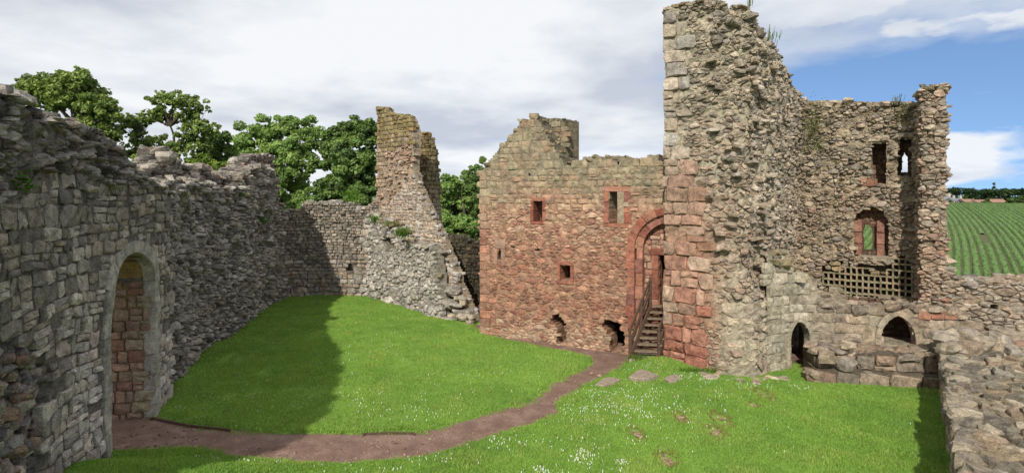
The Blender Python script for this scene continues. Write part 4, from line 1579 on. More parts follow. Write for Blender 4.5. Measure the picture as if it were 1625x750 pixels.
def slope_z(x, y):
    """the farmed hillside across the valley on the right, its brow, and the level land beyond"""
    up = interp([(40, -2.3), (50, -1.7), (70, -.25), (90, 1.4), (110, 3.0), (120, 3.7), (128, 4.05), (140, 4.1), (180, 3.2), (330, 0.6), (400, 0.0), (600, 0.0), (4000, 0.0)], y)
    return up + .12 * math.sin(x * .09)


def ground_z(x, y):
    r = math.hypot(x, y)
    out = smooth(26, 52, r) if x > 6 else smooth(36, 60, r)
    left = -1.9 * out + 0.004 * max(0, y - 60)
    if x > 14:
        t = smooth(14, 24, x) * smooth(30, 42, y)
        return left * (1 - t) + (slope_z(x, y) - .25) * t
    return left


def lawn_z(x, y):
    z = 0.05
    z += 0.55 * smooth(13.0, 11.2, y) * smooth(-3.0, -7.0, x)          # bank by the gate
    z += 0.22 * math.exp(-(((x - 5.3) / 1.0) ** 2 + ((y - 19.9) / .8) ** 2))
    z += 0.03 * nz(x * .35, y * .35, 2) + 0.012 * nz(x * 1.7, y * 1.7, 5)
    return z


M_GROUND = plain("far_grassland", (0.055, 0.095, 0.022), 0.95, 0.15, 0.35, 0.1)
xs = [-3000, -1200, -600, -300, -200, -140, -100, -75, -55, -42, -34, -28, -22, -16, -10, -4, 2, 8, 14, 18, 22, 26, 30, 35, 40, 46, 54, 64, 80, 100, 130, 170, 230, 300, 420, 700, 1300, 3000]
ys = [-600, -100, -40, -20, -8, 0, 6, 12, 18, 22, 26, 30, 34, 38, 42, 47, 52, 58, 66, 76, 90, 110, 140, 180, 230, 290, 360, 480, 700, 1200, 2200, 4000]
V = [(x, y, ground_z(x, y) - 0.16) for y in ys for x in xs]
Fc = []
nx = len(xs)
for j in range(len(ys) - 1):
    for i in range(nx - 1):
        a = j * nx + i
        Fc.append((a, a + 1, a + nx + 1, a + nx))
tag(mesh_obj('ground', V, Fc, M_GROUND, smooth_=True), kind='structure')

# gravel path (the floor of the court)
m, t, b = new_mat("red_grit_path")
geo = t.nodes.new('ShaderNodeNewGeometry')
P_ = geo.outputs['Position']
a = tex_noise(t, P_, 1.6, 8, 0.68, .4)
f = tex_noise(t, P_, 30, 5, 0.7)
c = ramp(t, a, [(0.3, (0.12, 0.068, 0.047)), (0.5, (0.18, 0.11, 0.08)), (0.7, (0.26, 0.175, 0.135))])
c = mixrgb(t, 1.0, c, ramp(t, f, [(0.3, g3(.55)), (.5, g3(1.0)), (.72, g3(1.6))]), 'MULTIPLY')
vo = t.nodes.new('ShaderNodeTexVoronoi')
vo.inputs['Scale'].default_value = 22
t.links.new(P_, vo.inputs[0])
c = mixrgb(t, ramp(t, vo.outputs['Distance'], [(0.08, g3(0.5)), (0.16, g3(0.0))]), c, (0.30, 0.24, 0.20))
t.links.new(c, b.inputs['Base Color'])
b.inputs['Roughness'].default_value = 0.95
bump(t, b, f, 0.8, 0.02)
V, Fc = [], []
n = 80
for j in range(n + 1):
    for i in range(n + 1):
        x, y = -14 + 29 * i / n, 6 + 30 * j / n
        V.append((x, y, -0.02 + 0.02 * nz(x * .5, y * .5)))
for j in range(n):
    for i in range(n):
        a = j * (n + 1) + i
        Fc.append((a, a + 1, a + n + 2, a + n + 1))
tag(mesh_obj('path', V, Fc, m, smooth_=True), kind='structure')
# small grit and pebbles lying on the path
V, Fc, C = [], [], []
path_px = [(180, 712), (175, 690), (240, 668), (400, 692), (520, 698), (640, 694), (740, 676), (820, 650), (880, 618), (940, 585), (955, 572), (880, 556), (800, 541), (880, 548), (1000, 566), (930, 610), (885, 645), (800, 680), (700, 712), (600, 730), (480, 730), (350, 716)]
for k in range(1500):
    px, py = U(170, 1010), U(536, 735)
    if in_poly(px, py, path_px):
        x, y = gp(px, py)
        r = U(.012, .03) if random.random() < .93 else U(.03, .07)
        v, fc = boulder((x, y, -.01), (r * 1.2, r, r * .6), U(0, 50))
        o = len(V)
        V += v
        Fc += [tuple(i + o for i in q) for q in fc]
        C += [pick([(160, 124, 106), (176, 146, 126), (140, 106, 92), (190, 166, 148)])] * len(v)
tag(mesh_obj('path_grit', V, Fc, M_STONE, col=C), 'loose grit and pebbles scattered on the red path', 'grit', kind='stuff')

FAR = [(243, 659), (290, 671), (345, 679), (400, 684), (460, 687), (520, 688), (570, 687), (620, 683), (660, 685), (700, 678), (740, 668), (770, 658), (800, 648), (835, 637), (860, 624), (872, 610), (895, 598), (920, 588), (938, 578), (942, 572), (930, 564), (900, 557), (870, 552), (830, 544), (790, 537), (764, 529), (752, 520)]
far_poly = [gp(*p) for p in densify(FAR, 3)] + [(-1.6, 27.2), (-3.4, 28.0), (-6, 31.2), (-8.0, 34.2), (-12, 34.6), (-14.2, 33.8), (-13.6, 29), (-12.8, 24), (-11.9, 19.6), (-11.0, 17.2), (-10.3, 16.6), (-10.1, 16.0)]
NEAR = [(150, 716), (230, 714), (300, 711), (335, 714), (365, 723), (420, 730), (480, 735), (560, 733), (640, 727), (690, 720), (740, 706), (800, 686), (850, 670), (885, 658), (884, 642), (905, 625), (930, 611), (960, 596), (985, 585), (1000, 572), (1012, 562), (1030, 556)]
near_poly = [(-8.0, 7.0), (-9.0, 11.0), (-9.25, 12.7)] + [gp(*p) for p in densify(NEAR, 3)] + [(6.0, 21.0), (7.5, 20.5), (9.3, 20.3), (10.2, 20.2), (9.8, 18.7), (13.6, 18.2), (13.6, 17.6), (8, 9.2), (7.5, 6.5), (0, 6.2)]


def edge_dist(x, y, poly):
    best = 1e9
    for (ax, ay), (bx, by) in zip(poly, poly[1:] + poly[:1]):
        dx, dy = bx - ax, by - ay
        t = ((x - ax) * dx + (y - ay) * dy) / max(dx * dx + dy * dy, 1e-9)
        t = min(1, max(0, t))
        d = (ax + dx * t - x) ** 2 + (ay + dy * t - y) ** 2
        best = min(best, d)
    return math.sqrt(best)


m, t, b = new_mat("lawn_soil")
geo = t.nodes.new('ShaderNodeNewGeometry')
a = tex_noise(t, geo.outputs['Position'], 0.5, 5, 0.6)
f = tex_noise(t, geo.outputs['Position'], 18, 4, 0.6)
c = ramp(t, a, [(0.3, (0.11, 0.19, 0.02)), (0.5, (0.15, 0.25, 0.03)), (0.7, (0.20, 0.30, 0.04))])
c = mixrgb(t, 1.0, c, ramp(t, f, [(.3, g3(.7)), (.7, g3(1.25))]), 'MULTIPLY')
t.links.new(c, b.inputs['Base Color'])
b.inputs['Roughness'].default_value = 0.95
bump(t, b, f, 0.7, 0.03)
M_LAWN = m
BARE = [(1078, 664, .22, .16), (1145, 668, .3, .2), (1212, 628, .3, .22), (1135, 688, .28, .16), (1060, 732, .28, .16), (1195, 645, .18, .1), (1010, 690, .2, .2)]
bare = [(*gp(px, py), rx, ry) for px, py, rx, ry in BARE]


def bareness(x, y):
    v = 0
    for bx, by, rx, ry in bare:
        d = math.hypot((x - bx) / rx, (y - by) / (ry * 3.0))
        v = max(v, 1 - smooth(.5, 1.15, d + .35 * nz(x * 4, y * 4)))
    return v


EDGE = {}


def make_lawn(name, poly, step):
    x0, x1 = min(p[0] for p in poly), max(p[0] for p in poly)
    y0, y1 = min(p[1] for p in poly), max(p[1] for p in poly)
    nx, ny = int((x1 - x0) / step) + 2, int((y1 - y0) / step) + 2
    ins = np.zeros((nx + 1, ny + 1), bool)
    ed = np.zeros((nx + 1, ny + 1))
    for i in range(nx + 1):
        for j in range(ny + 1):
            x, y = x0 + i * step, y0 + j * step
            ins[i, j] = in_poly(x, y, poly)
            if ins[i, j]:
                ed[i, j] = edge_dist(x, y, poly)
    V, Fc, idx = [], [], {}

    def vid(i, j):
        k = idx.get((i, j))
        if k is None:
            x, y = x0 + i * step + U(-.3, .3) * step, y0 + j * step + U(-.3, .3) * step
            e = ed[i, j]
            z = lawn_z(x, y) * smooth(0.0, .22, e) - 0.06 * (1 - smooth(0, .12, e)) - .05 * bareness(x, y)
            k = idx[(i, j)] = len(V)
            V.append((x, y, z))
        return k
    for i in range(nx):
        for j in range(ny):
            if ins[i, j] or ins[i + 1, j] or ins[i, j + 1] or ins[i + 1, j + 1]:
                Fc.append((vid(i, j), vid(i + 1, j), vid(i + 1, j + 1), vid(i, j + 1)))
    EDGE[name] = (x0, y0, step, ed, ins)
    o = mesh_obj(name, V, Fc, M_LAWN, smooth_=True)
    tag(o, kind='structure')
    return o


make_lawn('court_lawn', far_poly, 0.22)
make_lawn('near_lawn', near_poly, 0.16)


def grass(name, poly, lawn, dens, hgt, label):
    """every blade one triangle"""
    x0, y0, step, ed, ins = EDGE[lawn]
    x1, y1 = x0 + step * (ed.shape[0] - 1), y0 + step * (ed.shape[1] - 1)
    n = int((x1 - x0) * (y1 - y0) * dens)
    rng = np.random.default_rng(5)
    X, Y = rng.uniform(x0, x1, n), rng.uniform(y0, y1, n)
    I, J = np.clip(((X - x0) / step).astype(int), 0, ed.shape[0] - 2), np.clip(((Y - y0) / step).astype(int), 0, ed.shape[1] - 2)
    ok = ins[I, J] | ins[I + 1, J + 1] | ins[I + 1, J] | ins[I, J + 1]
    PX, PY = CX + F * X / np.maximum(Y, 1), HY + F * (CZ - .1) / np.maximum(Y, 1)
    ok &= (PX > -120) & (PX < 1750) & (PY < 860)
    X, Y, I, J = X[ok], Y[ok], I[ok], J[ok]
    fx, fy = (X - x0) / step - I, (Y - y0) / step - J
    E = ed[I, J] * (1 - fx) * (1 - fy) + ed[I + 1, J] * fx * (1 - fy) + ed[I, J + 1] * (1 - fx) * fy + ed[I + 1, J + 1] * fx * fy
    keep = np.ones(len(X), bool)
    Z = np.zeros(len(X))
    # coarse lookup grids for height, patches and bare spots
    gs = 0.12
    gx, gy = int((x1 - x0) / gs) + 3, int((y1 - y0) / gs) + 3
    LZ, PT, BR, P2 = (np.zeros((gx, gy)) for _ in range(4))
    for i in range(gx):
        for j in range(gy):
            x, y = x0 + i * gs, y0 + j * gs
            LZ[i, j] = lawn_z(x, y)
            PT[i, j] = nz(x * .45, y * .45, 7) + .6 * nz(x * 1.6, y * 1.6, 3)
            P2[i, j] = nz(x * .9, y * .9, 17) + .7 * nz(x * 3.4, y * 3.4, 13)
    for bx, by, rx, ry in bare:
        for i in range(max(0, int((bx - 1.5 - x0) / gs)), min(gx, int((bx + 1.5 - x0) / gs))):
            for j in range(max(0, int((by - 1.5 - y0) / gs)), min(gy, int((by + 1.5 - y0) / gs))):
                BR[i, j] = bareness(x0 + i * gs, y0 + j * gs)
    gi, gj = ((X - x0) / gs + .5).astype(int), ((Y - y0) / gs + .5).astype(int)
    sm = np.clip(E / .22, 0, 1)
    sm = sm * sm * (3 - 2 * sm)
    s2 = np.clip(E / .12, 0, 1)
    Z = LZ[gi, gj] * sm - .06 * (1 - s2) - .01
    pt, br, p2 = PT[gi, gj], BR[gi, gj], P2[gi, gj]
    keep &= rng.uniform(0, 1, len(X)) > br * 1.02
    X, Y, Z, pt, br, p2, E = X[keep], Y[keep], Z[keep], pt[keep], br[keep], p2[keep], E[keep]
    n = len(X)
    h = hgt * rng.uniform(.55, 1.35, n) * (1 + .6 * np.clip(p2, -1, 1)) * (1 + .6 * (E < .12))
    h[rng.uniform(0, 1, n) < .012] *= 1.7
    w = rng.uniform(.006, .013, n) * (0.7 + Y / 26)
    th = rng.uniform(0, 2 * math.pi, n)
    le = rng.uniform(.1, .75, n) * h
    la = rng.uniform(0, 2 * math.pi, n)
    V = np.zeros((n, 3, 3))
    V[:, 0] = np.stack([X - np.cos(th) * w, Y - np.sin(th) * w, Z], 1)
    V[:, 1] = np.stack([X + np.cos(th) * w, Y + np.sin(th) * w, Z], 1)
    V[:, 2] = np.stack([X + np.cos(la) * le, Y + np.sin(la) * le, Z + h], 1)
    base = np.array([0.262, 0.43, 0.075])
    yel = np.array([0.365, 0.475, 0.115])
    drk = np.array([0.18, 0.335, 0.06])
    dry = np.array([0.26, 0.22, 0.075])
    t1 = np.clip(.55 + .85 * pt, 0, 1)[:, None]
    c = drk * (1 - t1) + base * t1
    t2 = (np.clip(p2 * 1.1 + .05, 0, .9) * rng.uniform(.3, 1, n))[:, None]
    c = c * (1 - t2) + yel * t2
    t3 = ((rng.uniform(0, 1, n) < .04) * .7 + np.clip(br * 1.3, 0, .85))[:, None]
    t3 = np.clip(t3, 0, 1)
    c = c * (1 - t3) + dry * t3
    c = c * rng.uniform(.75, 1.3, n)[:, None]
    C = np.repeat(c, 3, 0).reshape(n, 3, 3)
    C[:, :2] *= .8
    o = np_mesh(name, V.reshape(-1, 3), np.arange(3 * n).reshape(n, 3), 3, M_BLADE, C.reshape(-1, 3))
    tag(o, label, 'grass', kind='stuff')


grass('grass', far_poly, 'court_lawn', 2100, 0.046, 'mown green grass of the court lawn beyond the path')
grass('grass', near_poly, 'near_lawn', 4200, 0.052, 'green grass of the near lawn and bank below the path')

# daisies in drifts
drift = [(940, 640, 70, 26, 160), (1000, 625, 60, 18, 150), (1030, 645, 40, 20, 120), (960, 660, 60, 16, 80), (925, 720, 26, 22, 110), (985, 735, 12, 10, 40), (865, 745, 30, 8, 60), (800, 700, 60, 10, 90), (700, 728, 60, 8, 70), (590, 745, 60, 6, 40), (420, 735, 70, 5, 50), (320, 725, 40, 5, 25), (1090, 598, 30, 8, 70), (1130, 602, 24, 5, 40), (1170, 620, 60, 14, 30), (1020, 585, 26, 8, 40), (1190, 612, 30, 3, 16), (1280, 612, 30, 4, 18), (1200, 670, 90, 40, 30), (1000, 690, 100, 30, 50), (1350, 700, 120, 40, 18), (1100, 640, 60, 25, 50),
         (480, 500, 30, 14, 60), (500, 478, 16, 4, 25), (610, 540, 60, 30, 60), (540, 560, 60, 30, 60), (640, 650, 60, 26, 90), (450, 640, 120, 26, 80), (300, 640, 40, 12, 40), (720, 610, 80, 30, 60), (700, 660, 50, 14, 50), (380, 610, 60, 20, 30), (800, 585, 60, 16, 30), (560, 630, 40, 20, 50), (470, 560, 60, 20, 30)]
V, Fc = [], []
Vy, Fy = [], []
for px0, py0, rx, ry, cnt in drift:
    for k in range(int(cnt * (.95 if py0 > 590 and px0 > 760 else .5))):
        px, py = random.gauss(px0, rx * .6), random.gauss(py0, ry * .6)
        if nz(px * .045, py * .09, 4) < -.05 + U(-.25, .1):
            continue
        x, y = gp(px, py, .1)
        if in_poly(x, y, far_poly):
            e = edge_dist(x, y, far_poly)
        elif in_poly(x, y, near_poly):
            e = edge_dist(x, y, near_poly)
        else:
            continue
        if e < .08:
            continue
        z = lawn_z(x, y) * smooth(0, .22, e) + U(.045, .075)
        r = U(.006, .0125)
        tx, ty = U(-.35, .35), U(-.35, .35)
        o = len(V)
        for q in range(8):
            a = q * math.pi / 4
            rr = r * (1 if q % 2 else .82)
            ux, uy = rr * math.cos(a), rr * math.sin(a)
            V.append((x + ux, y + uy, z + tx * ux + ty * uy + .002))
        V.append((x, y, z + .004))
        V.append((x, y, z - .05))
        for q in range(8):
            Fc.append((o + q, o + (q + 1) % 8, o + 8))
        Fc.append((o, o + 9, o + 4))
tag(mesh_obj('daisies', V, Fc, M_PETAL), 'drifts of tiny white daisies in the grass', 'flowers', kind='stuff')
# stones showing in the worn patches
V, Fc, C = [], [], []
for bx, by, rx, ry in bare:
    for k in range(14):
        x, y = bx + random.gauss(0, rx * .45), by + random.gauss(0, ry * 1.2)
        r = U(.015, .06)
        v, fc = boulder((x, y, .03), (r * 1.3, r, r * .5), U(0, 50))
        o = len(V)
        V += v
        Fc += [tuple(i + o for i in q) for q in fc]
        C += [pick([(196, 176, 146), (170, 140, 110), (150, 124, 100)])] * len(v)
tag(mesh_obj('worn_patch_stones', V, Fc, M_STONE, col=C), 'small stones bared in worn patches of the near lawn', 'stones', kind='stuff')

# flat slabs set in the grass as steps
def slab(pxs, label, h=.12, z0=.0):
    pts = [gp(*p, .1) for p in pxs]
    cx, cy = sum(p[0] for p in pts) / len(pts), sum(p[1] for p in pts) / len(pts)
    V = [(x, y, z0 - .1) for x, y in pts] + [(x, y, z0 + h - .015) for x, y in pts] + [(cx + (x - cx) * .94, cy + (y - cy) * .94, z0 + h + U(-.008, .008)) for x, y in pts]
    n = len(pts)
    Fc = []
    for i in range(n):
        j = (i + 1) % n
        Fc += [(i, j, n + j, n + i), (n + i, n + j, 2 * n + j, 2 * n + i)]
    Fc.append(tuple(range(2 * n, 3 * n)))
    a = sum(pts[i][0] * pts[(i + 1) % n][1] - pts[(i + 1) % n][0] * pts[i][1] for i in range(n))
    if a < 0:
        Fc = [f[::-1] for f in Fc]
    o = mesh_obj('stone_slab', V, Fc, M_SLAB, loc=(cx, cy, 0))
    o.location = (cx, cy, 0)
    tag(o, label, 'slab', 'slabs set in the grass')
slab([(944, 610), (958, 600), (972, 598), (985, 602), (975, 607), (960, 612)], 'low pinkish slab nearest the bend of the path')
slab([(998, 600), (1006, 593), (1016, 588), (1030, 591), (1045, 597), (1032, 602), (1014, 604)], 'largest flat slab in the grass below the wooden stair', .15, .02)
slab([(1054, 601), (1062, 596), (1070, 594), (1080, 598), (1074, 604), (1062, 606)], 'small slab half sunk in grass by the tower foot', .13)
slab([(998, 574), (1000, 566), (1010, 562), (1048, 563), (1050, 570), (1030, 573)], 'footing slab under the bottom step of the wooden stair', .2)

# timber edging of the lawn
def edging(pxs, label, zb=.0):
    pts = [gp(*p) for p in pxs]
    root = bpy.data.objects.new('timber_edging', None)
    COL.objects.link(root)
    root.location = (*pts[0], 0)
    tag(root, label, 'edging', 'timber edging boards')
    for (a, b) in zip(pts, pts[1:]):
        V, Fc = [], []
        beam(V, Fc, (a[0], a[1], zb), (b[0], b[1], zb), .05, .11)
        mesh_obj('board', V, Fc, M_WOOD, root, loc=(*pts[0], 0))
    for p in (pts[0], pts[-1]):
        V, Fc = [], []
        box(V, Fc, (p[0], p[1] - .05, -.07), (.025, .025, .1))
        mesh_obj('peg', V, Fc, M_WOOD, root, loc=(*pts[0], 0))
edging([(241, 663), (300, 675), (365, 682)], 'dark timber board edging the lawn beside the gateway', -.02)
edging([(578, 688), (618, 686), (658, 687)], 'short weathered board at the near tip of the court lawn', -.035)

# ================================================================== wooden stair
root = bpy.data.objects.new('wooden_stair', None)
COL.objects.link(root)
B0 = Vector((4.72, 20.25, 0.22))
T0 = Vector((5.62, 20.93, 1.92))
root.location = (B0.x, B0.y, 0)
tag(root, 'steep brown timber stair with handrails climbing to the red arched doorway', 'stair')
run = Vector((T0.x - B0.x, T0.y - B0.y, 0))
rd = run.normalized()
sd_ = Vector((rd.y, -rd.x, 0))          # to the right when climbing
hw = 0.44
NT = 9
rl = (B0.x, B0.y, 0)
# turn the treads so that they face the path
tread_ax = Vector((0.985, -0.17, 0)).normalized()
for k in range(NT):
    t = k / (NT - 1)
    p = B0.lerp(T0, t)
    V, Fc = [], []
    box(V, Fc, (p.x, p.y, p.z), (hw, .13, .022), (tread_ax, Vector((-tread_ax.y, tread_ax.x, 0)), Vector((0, 0, 1))))
    mesh_obj('tread', V, Fc, M_TREAD, root, loc=rl)
for s in (-1, 1):
    o = tread_ax * (s * (hw + .02))
    V, Fc = [], []
    beam(V, Fc, B0 + o - Vector((0.05, .04, .1)), T0 + o + Vector((0, 0, -.06)), .06, .24)
    mesh_obj('stringer', V, Fc, M_WOOD, root, loc=rl)
    for t, hh, drop in ((0.0, 1.02, .3), (0.52, .98, .75), (1.0, 1.05, 1.6)):
        p = B0.lerp(T0, t) + o * 1.08
        V, Fc = [], []
        box(V, Fc, (p.x, p.y, p.z + (hh - drop) / 2), (.045, .045, (hh + drop) / 2))
        mesh_obj('post', V, Fc, M_WOOD, root, loc=rl)
    for hh in (1.0, .55):
        V, Fc = [], []
        a, b = B0 + o * 1.08 + Vector((0, 0, hh - .02)), T0 + o * 1.08 + Vector((0, 0, hh - .02))
        beam(V, Fc, a, b, .06, .08)
        mesh_obj('handrail' if hh > .9 else 'mid_rail', V, Fc, M_WOOD, root, loc=rl)
# ================================================================== striped field, farm and wood far on the right
m, t, b = new_mat("field_soil")
geo = t.nodes.new('ShaderNodeNewGeometry')
n_ = tex_noise(t, geo.outputs['Position'], 1.5, 5)
t.links.new(ramp(t, n_, [(.3, (.06, .068, .026)), (.7, (.10, .095, .042))]), b.inputs['Base Color'])
b.inputs['Roughness'].default_value = 1


def field_z(x, y):
    return slope_z(x, y)


V, Fc = [], []
n1, n2 = 60, 60
for j in range(n2 + 1):
    y = 43 + 97 * j / n2
    for i in range(n1 + 1):
        x = 21 + (y - 43) * .45 + (30 + y * .75) * i / n1
        V.append((x, y, field_z(x, y) - .06))
for j in range(n2):
    for i in range(n1):
        a = j * (n1 + 1) + i
        Fc.append((a, a + 1, a + n1 + 2, a + n1 + 1))
tag(mesh_obj('field', V, Fc, m, smooth_=True), kind='structure')
m, t, b = new_mat("crop_leaf")
geo = t.nodes.new('ShaderNodeNewGeometry')
n_ = tex_noise(t, geo.outputs['Position'], 2.2, 5, .7)
t.links.new(ramp(t, n_, [(.3, (.07, .14, .022)), (.5, (.10, .185, .032)), (.7, (.135, .225, .045))]), b.inputs['Base Color'])
b.inputs['Roughness'].default_value = .7
bump(t, b, n_, .8, .1)
# each drill of the crop is a rounded leafy ridge running up the slope, with leaves standing on it
V, Fc = [], []
leafP, leafN = [], []
ysr = [44 + 92 * (k / 70) ** 1.25 for k in range(71)]
for r in range(-10, 95):
    wid = 1.0 if r % 8 else .72          # tractor tramlines leave a thinner drill
    xb = 22.0 + .97 * r
    prev = None
    for y in ysr:
        x = xb + (y - 50) * .74 + 1.6 * math.sin((y - 44) * .045) - .8
        if not (.54 * y < x < 1.08 * y):
            prev = None
            continue
        # a bare trampled patch
        if ((y - 76) / 3.2) ** 2 + ((x - .842 * 76 - (y - 76) * .8) / 1.0) ** 2 < .9 + .9 * nz(x * .9, y * .4) and r % 3 == 1:
            prev = None
            continue
        o = len(V)
        zz = field_z(x, y)
        for dx, dz in ((-.40, -.10), (-.27, .13), (0, .22), (.27, .13), (.40, -.10)):
            V.append((x + dx * wid * U(.85, 1.1), y, zz + dz + U(-.05, .05)))
        if prev is not None:
            for q in range(4):
                Fc.append((prev + q, prev + q + 1, o + q + 1, o + q))
            for q in range(5):
                t_ = random.random()
                a_, b_ = V[prev + 2], V[o + 2]
                leafP.append([a_[k_] + (b_[k_] - a_[k_]) * t_ for k_ in range(3)])
        prev = o
tag(mesh_obj('crop_rows', V, Fc, m, smooth_=True), 'ridged rows of a low green crop climbing the far slope', 'crop', kind='stuff')
rng = np.random.default_rng(8)
Pq = np.repeat(np.array(leafP), 2, 0)
cnt = len(Pq)
Pq = Pq + rng.normal(size=(cnt, 3)) * np.array([.14, .3, .03]) + np.array([0, 0, .0])
va = rng.normal(size=(cnt, 3)) * np.array([1, 1, .4])
va /= np.linalg.norm(va, axis=1)[:, None]
vb = np.cross(va, rng.normal(size=(cnt, 3)))
vb /= np.linalg.norm(vb, axis=1)[:, None]
sz_ = rng.uniform(.05, .11, cnt)[:, None]
Vq = np.stack([Pq - va * sz_, Pq + vb * sz_ * .7, Pq + va * sz_, Pq - vb * sz_ * .7], 1)
cq = np.array([.10, .185, .035]) * rng.uniform(.75, 1.25, cnt)[:, None]
tag(np_mesh('crop_leaves', Vq.reshape(-1, 3), np.arange(4 * cnt).reshape(cnt, 4), 4, M_LEAF, np.repeat(cq, 4, 0)), 'leaves of the low green crop standing on its ridges', 'crop', kind='stuff')


# ------------------------------------------------------------------ foliage
def leaf_cloud(blobs, count, size, cols, rng, flat=1.0, shell=.35):
    """leaf-sized quads through the volume of many small clumps; blobs = (x, y, z, rx, ry, rz, weight)"""
    B = np.array(blobs)
    w = B[:, 6] / B[:, 6].sum()
    k = rng.choice(len(B), count, p=w)
    d = rng.normal(size=(count, 3))
    d /= np.linalg.norm(d, axis=1)[:, None]
    r = rng.uniform(0, 1, count) ** (1 / 3) * (1 - shell) + shell * rng.uniform(.7, 1.25, count)
    P = B[k, :3] + d * B[k, 3:6] * r[:, None]
    nrm = d * .7 + rng.normal(size=(count, 3)) * .55 + np.array([0, 0, .55])
    nrm /= np.linalg.norm(nrm, axis=1)[:, None]
    tmp = rng.normal(size=(count, 3))
    a = np.cross(nrm, tmp)
    a /= np.linalg.norm(a, axis=1)[:, None]
    bq = np.cross(nrm, a)
    s = size * rng.uniform(.6, 1.4, count)
    V = np.zeros((count, 4, 3))
    a = a * s[:, None]
    bq = bq * s[:, None] * .62
    V[:, 0] = P - a
    V[:, 1] = P + bq - nrm * s[:, None] * .15
    V[:, 2] = P + a
    V[:, 3] = P - bq - nrm * s[:, None] * .15
    cols = np.array(cols)
    bc = cols[rng.integers(0, len(cols), len(B))]
    c = bc[k] * rng.uniform(.7, 1.3, count)[:, None]
    return V.reshape(-1, 3), np.arange(4 * count).reshape(count, 4), np.repeat(c, 4, 0)


def tube(V, Fc, pts, rads, n=6):
    o0 = len(V)
    for i, (p, r) in enumerate(zip(pts, rads)):
        p = Vector(p)
        d = (Vector(pts[min(i + 1, len(pts) - 1)]) - Vector(pts[max(i - 1, 0)])).normalized()
        a = d.cross(Vector((.3, 1, .2))).normalized()
        bb = d.cross(a)
        for k in range(n):
            t = 2 * math.pi * k / n
            V.append(tuple(p + a * (r * math.cos(t)) + bb * (r * math.sin(t))))
    for i in range(len(pts) - 1):
        for k in range(n):
            a, b_ = o0 + i * n + k, o0 + i * n + (k + 1) % n
            Fc.append((a, b_, b_ + n, a + n))


def limb(V, Fc, a, b, r0, r1, bend=.12, seg=6):
    a, b = Vector(a), Vector(b)
    L = (b - a).length
    o = Vector((U(-1, 1), U(-1, 1), U(-.2, .6))) * L * bend
    pts, rads = [], []
    for k in range(seg + 1):
        t = k / seg
        pts.append(a.lerp(b, t) + o * math.sin(math.pi * t) + Vector((U(-1, 1), U(-1, 1), U(-1, 1))) * L * .012)
        rads.append(r0 + (r1 - r0) * t)
    tube(V, Fc, pts, rads)
    return pts


def tree(name, label, base_px, D, lobes, cols, leaves, leaf, trunk_r=.35, sub=9, group='trees behind the walls', cat='tree', fork=.45, gap=1.0, base_z=None, subr=(.14, .46)):
    """lobes: (px, py, radius px, squash) seen outlines of the crown's masses at depth D (+/-)"""
    rng = np.random.default_rng(int(base_px * 7 + D))
    bx, by = at(base_px, D)
    bz = ground_z(bx, by) - .3 if base_z is None else base_z
    root = bpy.data.objects.new(name, None)
    COL.objects.link(root)
    root.location = (bx, by, bz)
    tag(root, label, cat, group)
    k = D / F
    cents = []
    for px, py, rp, sq in lobes:
        dd = U(-.8, .8) * rp * k
        x, y, z = (px - CX) * k * (1 + dd / D), D + dd, CZ - (py - HY) * k
        cents.append((x, y, z, rp * k * gap, sq))
    ztop = max(c[2] for c in cents)
    zf = bz + (ztop - bz) * fork
    V, Fc = [], []
    # leader running up into the crown, limbs leaving it at different heights
    mx = sum(c[0] for c in cents) / len(cents)
    lead = limb(V, Fc, (bx, by, bz), (bx * .6 + mx * .4, by, zf), trunk_r, trunk_r * .7, .03, 8)
    up = limb(V, Fc, lead[-1], (mx, by, zf + (ztop - zf) * .75), trunk_r * .6, trunk_r * .15, .08, 8)
    spine = lead[4:] + up[1:]
    blobs = []
    for x, y, z, r, sq in cents:
        # leave the spine well below the mass it carries
        cand = [p for p in spine if p.z < z - .25 * abs(x - p.x)] or [spine[0]]
        st = cand[-1] if random.random() < .6 else random.choice(cand)
        pts = limb(V, Fc, st, (x, y, z - r * .2), trunk_r * U(.22, .34), trunk_r * .08, .12)
        for q in range(int(sub * 1.7)):
            d = rng.normal(size=3)
            d /= np.linalg.norm(d)
            rr = r * U(.4, 1.12)
            c = (x + d[0] * rr, y + d[1] * rr, z + d[2] * rr * min(1.0, sq + .2))
            br = r * U(*subr)
            blobs.append((*c, br, br, br * .75, br * br))
            if q % 3 == 0:
                limb(V, Fc, pts[-2 - (q % 3)], c, trunk_r * .07, trunk_r * .025, .1, 4)
    mesh_obj('trunk', V, Fc, M_BARK, root, loc=(bx, by, bz), smooth_=True)
    LV, LF, LC = leaf_cloud(blobs, leaves, leaf, cols, rng)
    np_mesh('crown', LV, LF, 4, M_LEAF, LC, root, (bx, by, bz))
    return root


SYC = [(0.17, 0.242, 0.06), (0.221, 0.299, 0.074), (0.14, 0.203, 0.054), (0.262, 0.338, 0.093)]
ASH = [(0.227, 0.343, 0.093), (0.181, 0.292, 0.075), (0.273, 0.394, 0.112), (0.155, 0.242, 0.065)]
DKG = [(0.135, 0.215, 0.062), (0.166, 0.265, 0.071), (0.103, 0.166, 0.053), (0.206, 0.307, 0.085)]
LIM = [(.2, .28, .05), (.17, .25, .045), (.14, .22, .04)]
tree('sycamore_tree', 'dark umbrella-crowned tree above the top of the gate wall', 112, 36,
     [(40, 146, 20, .55), (62, 136, 18, .5), (85, 140, 22, .5), (105, 134, 24, .55), (125, 128, 20, .5), (140, 145, 22, .5), (112, 158, 26, .5), (85, 162, 18, .5), (155, 165, 20, .5), (170, 180, 17, .5), (150, 190, 22, .45), (165, 208, 20, .45), (130, 205, 14, .4), (178, 215, 12, .4)], SYC, 30000, .11, .42, 22, fork=.5, gap=1.15)
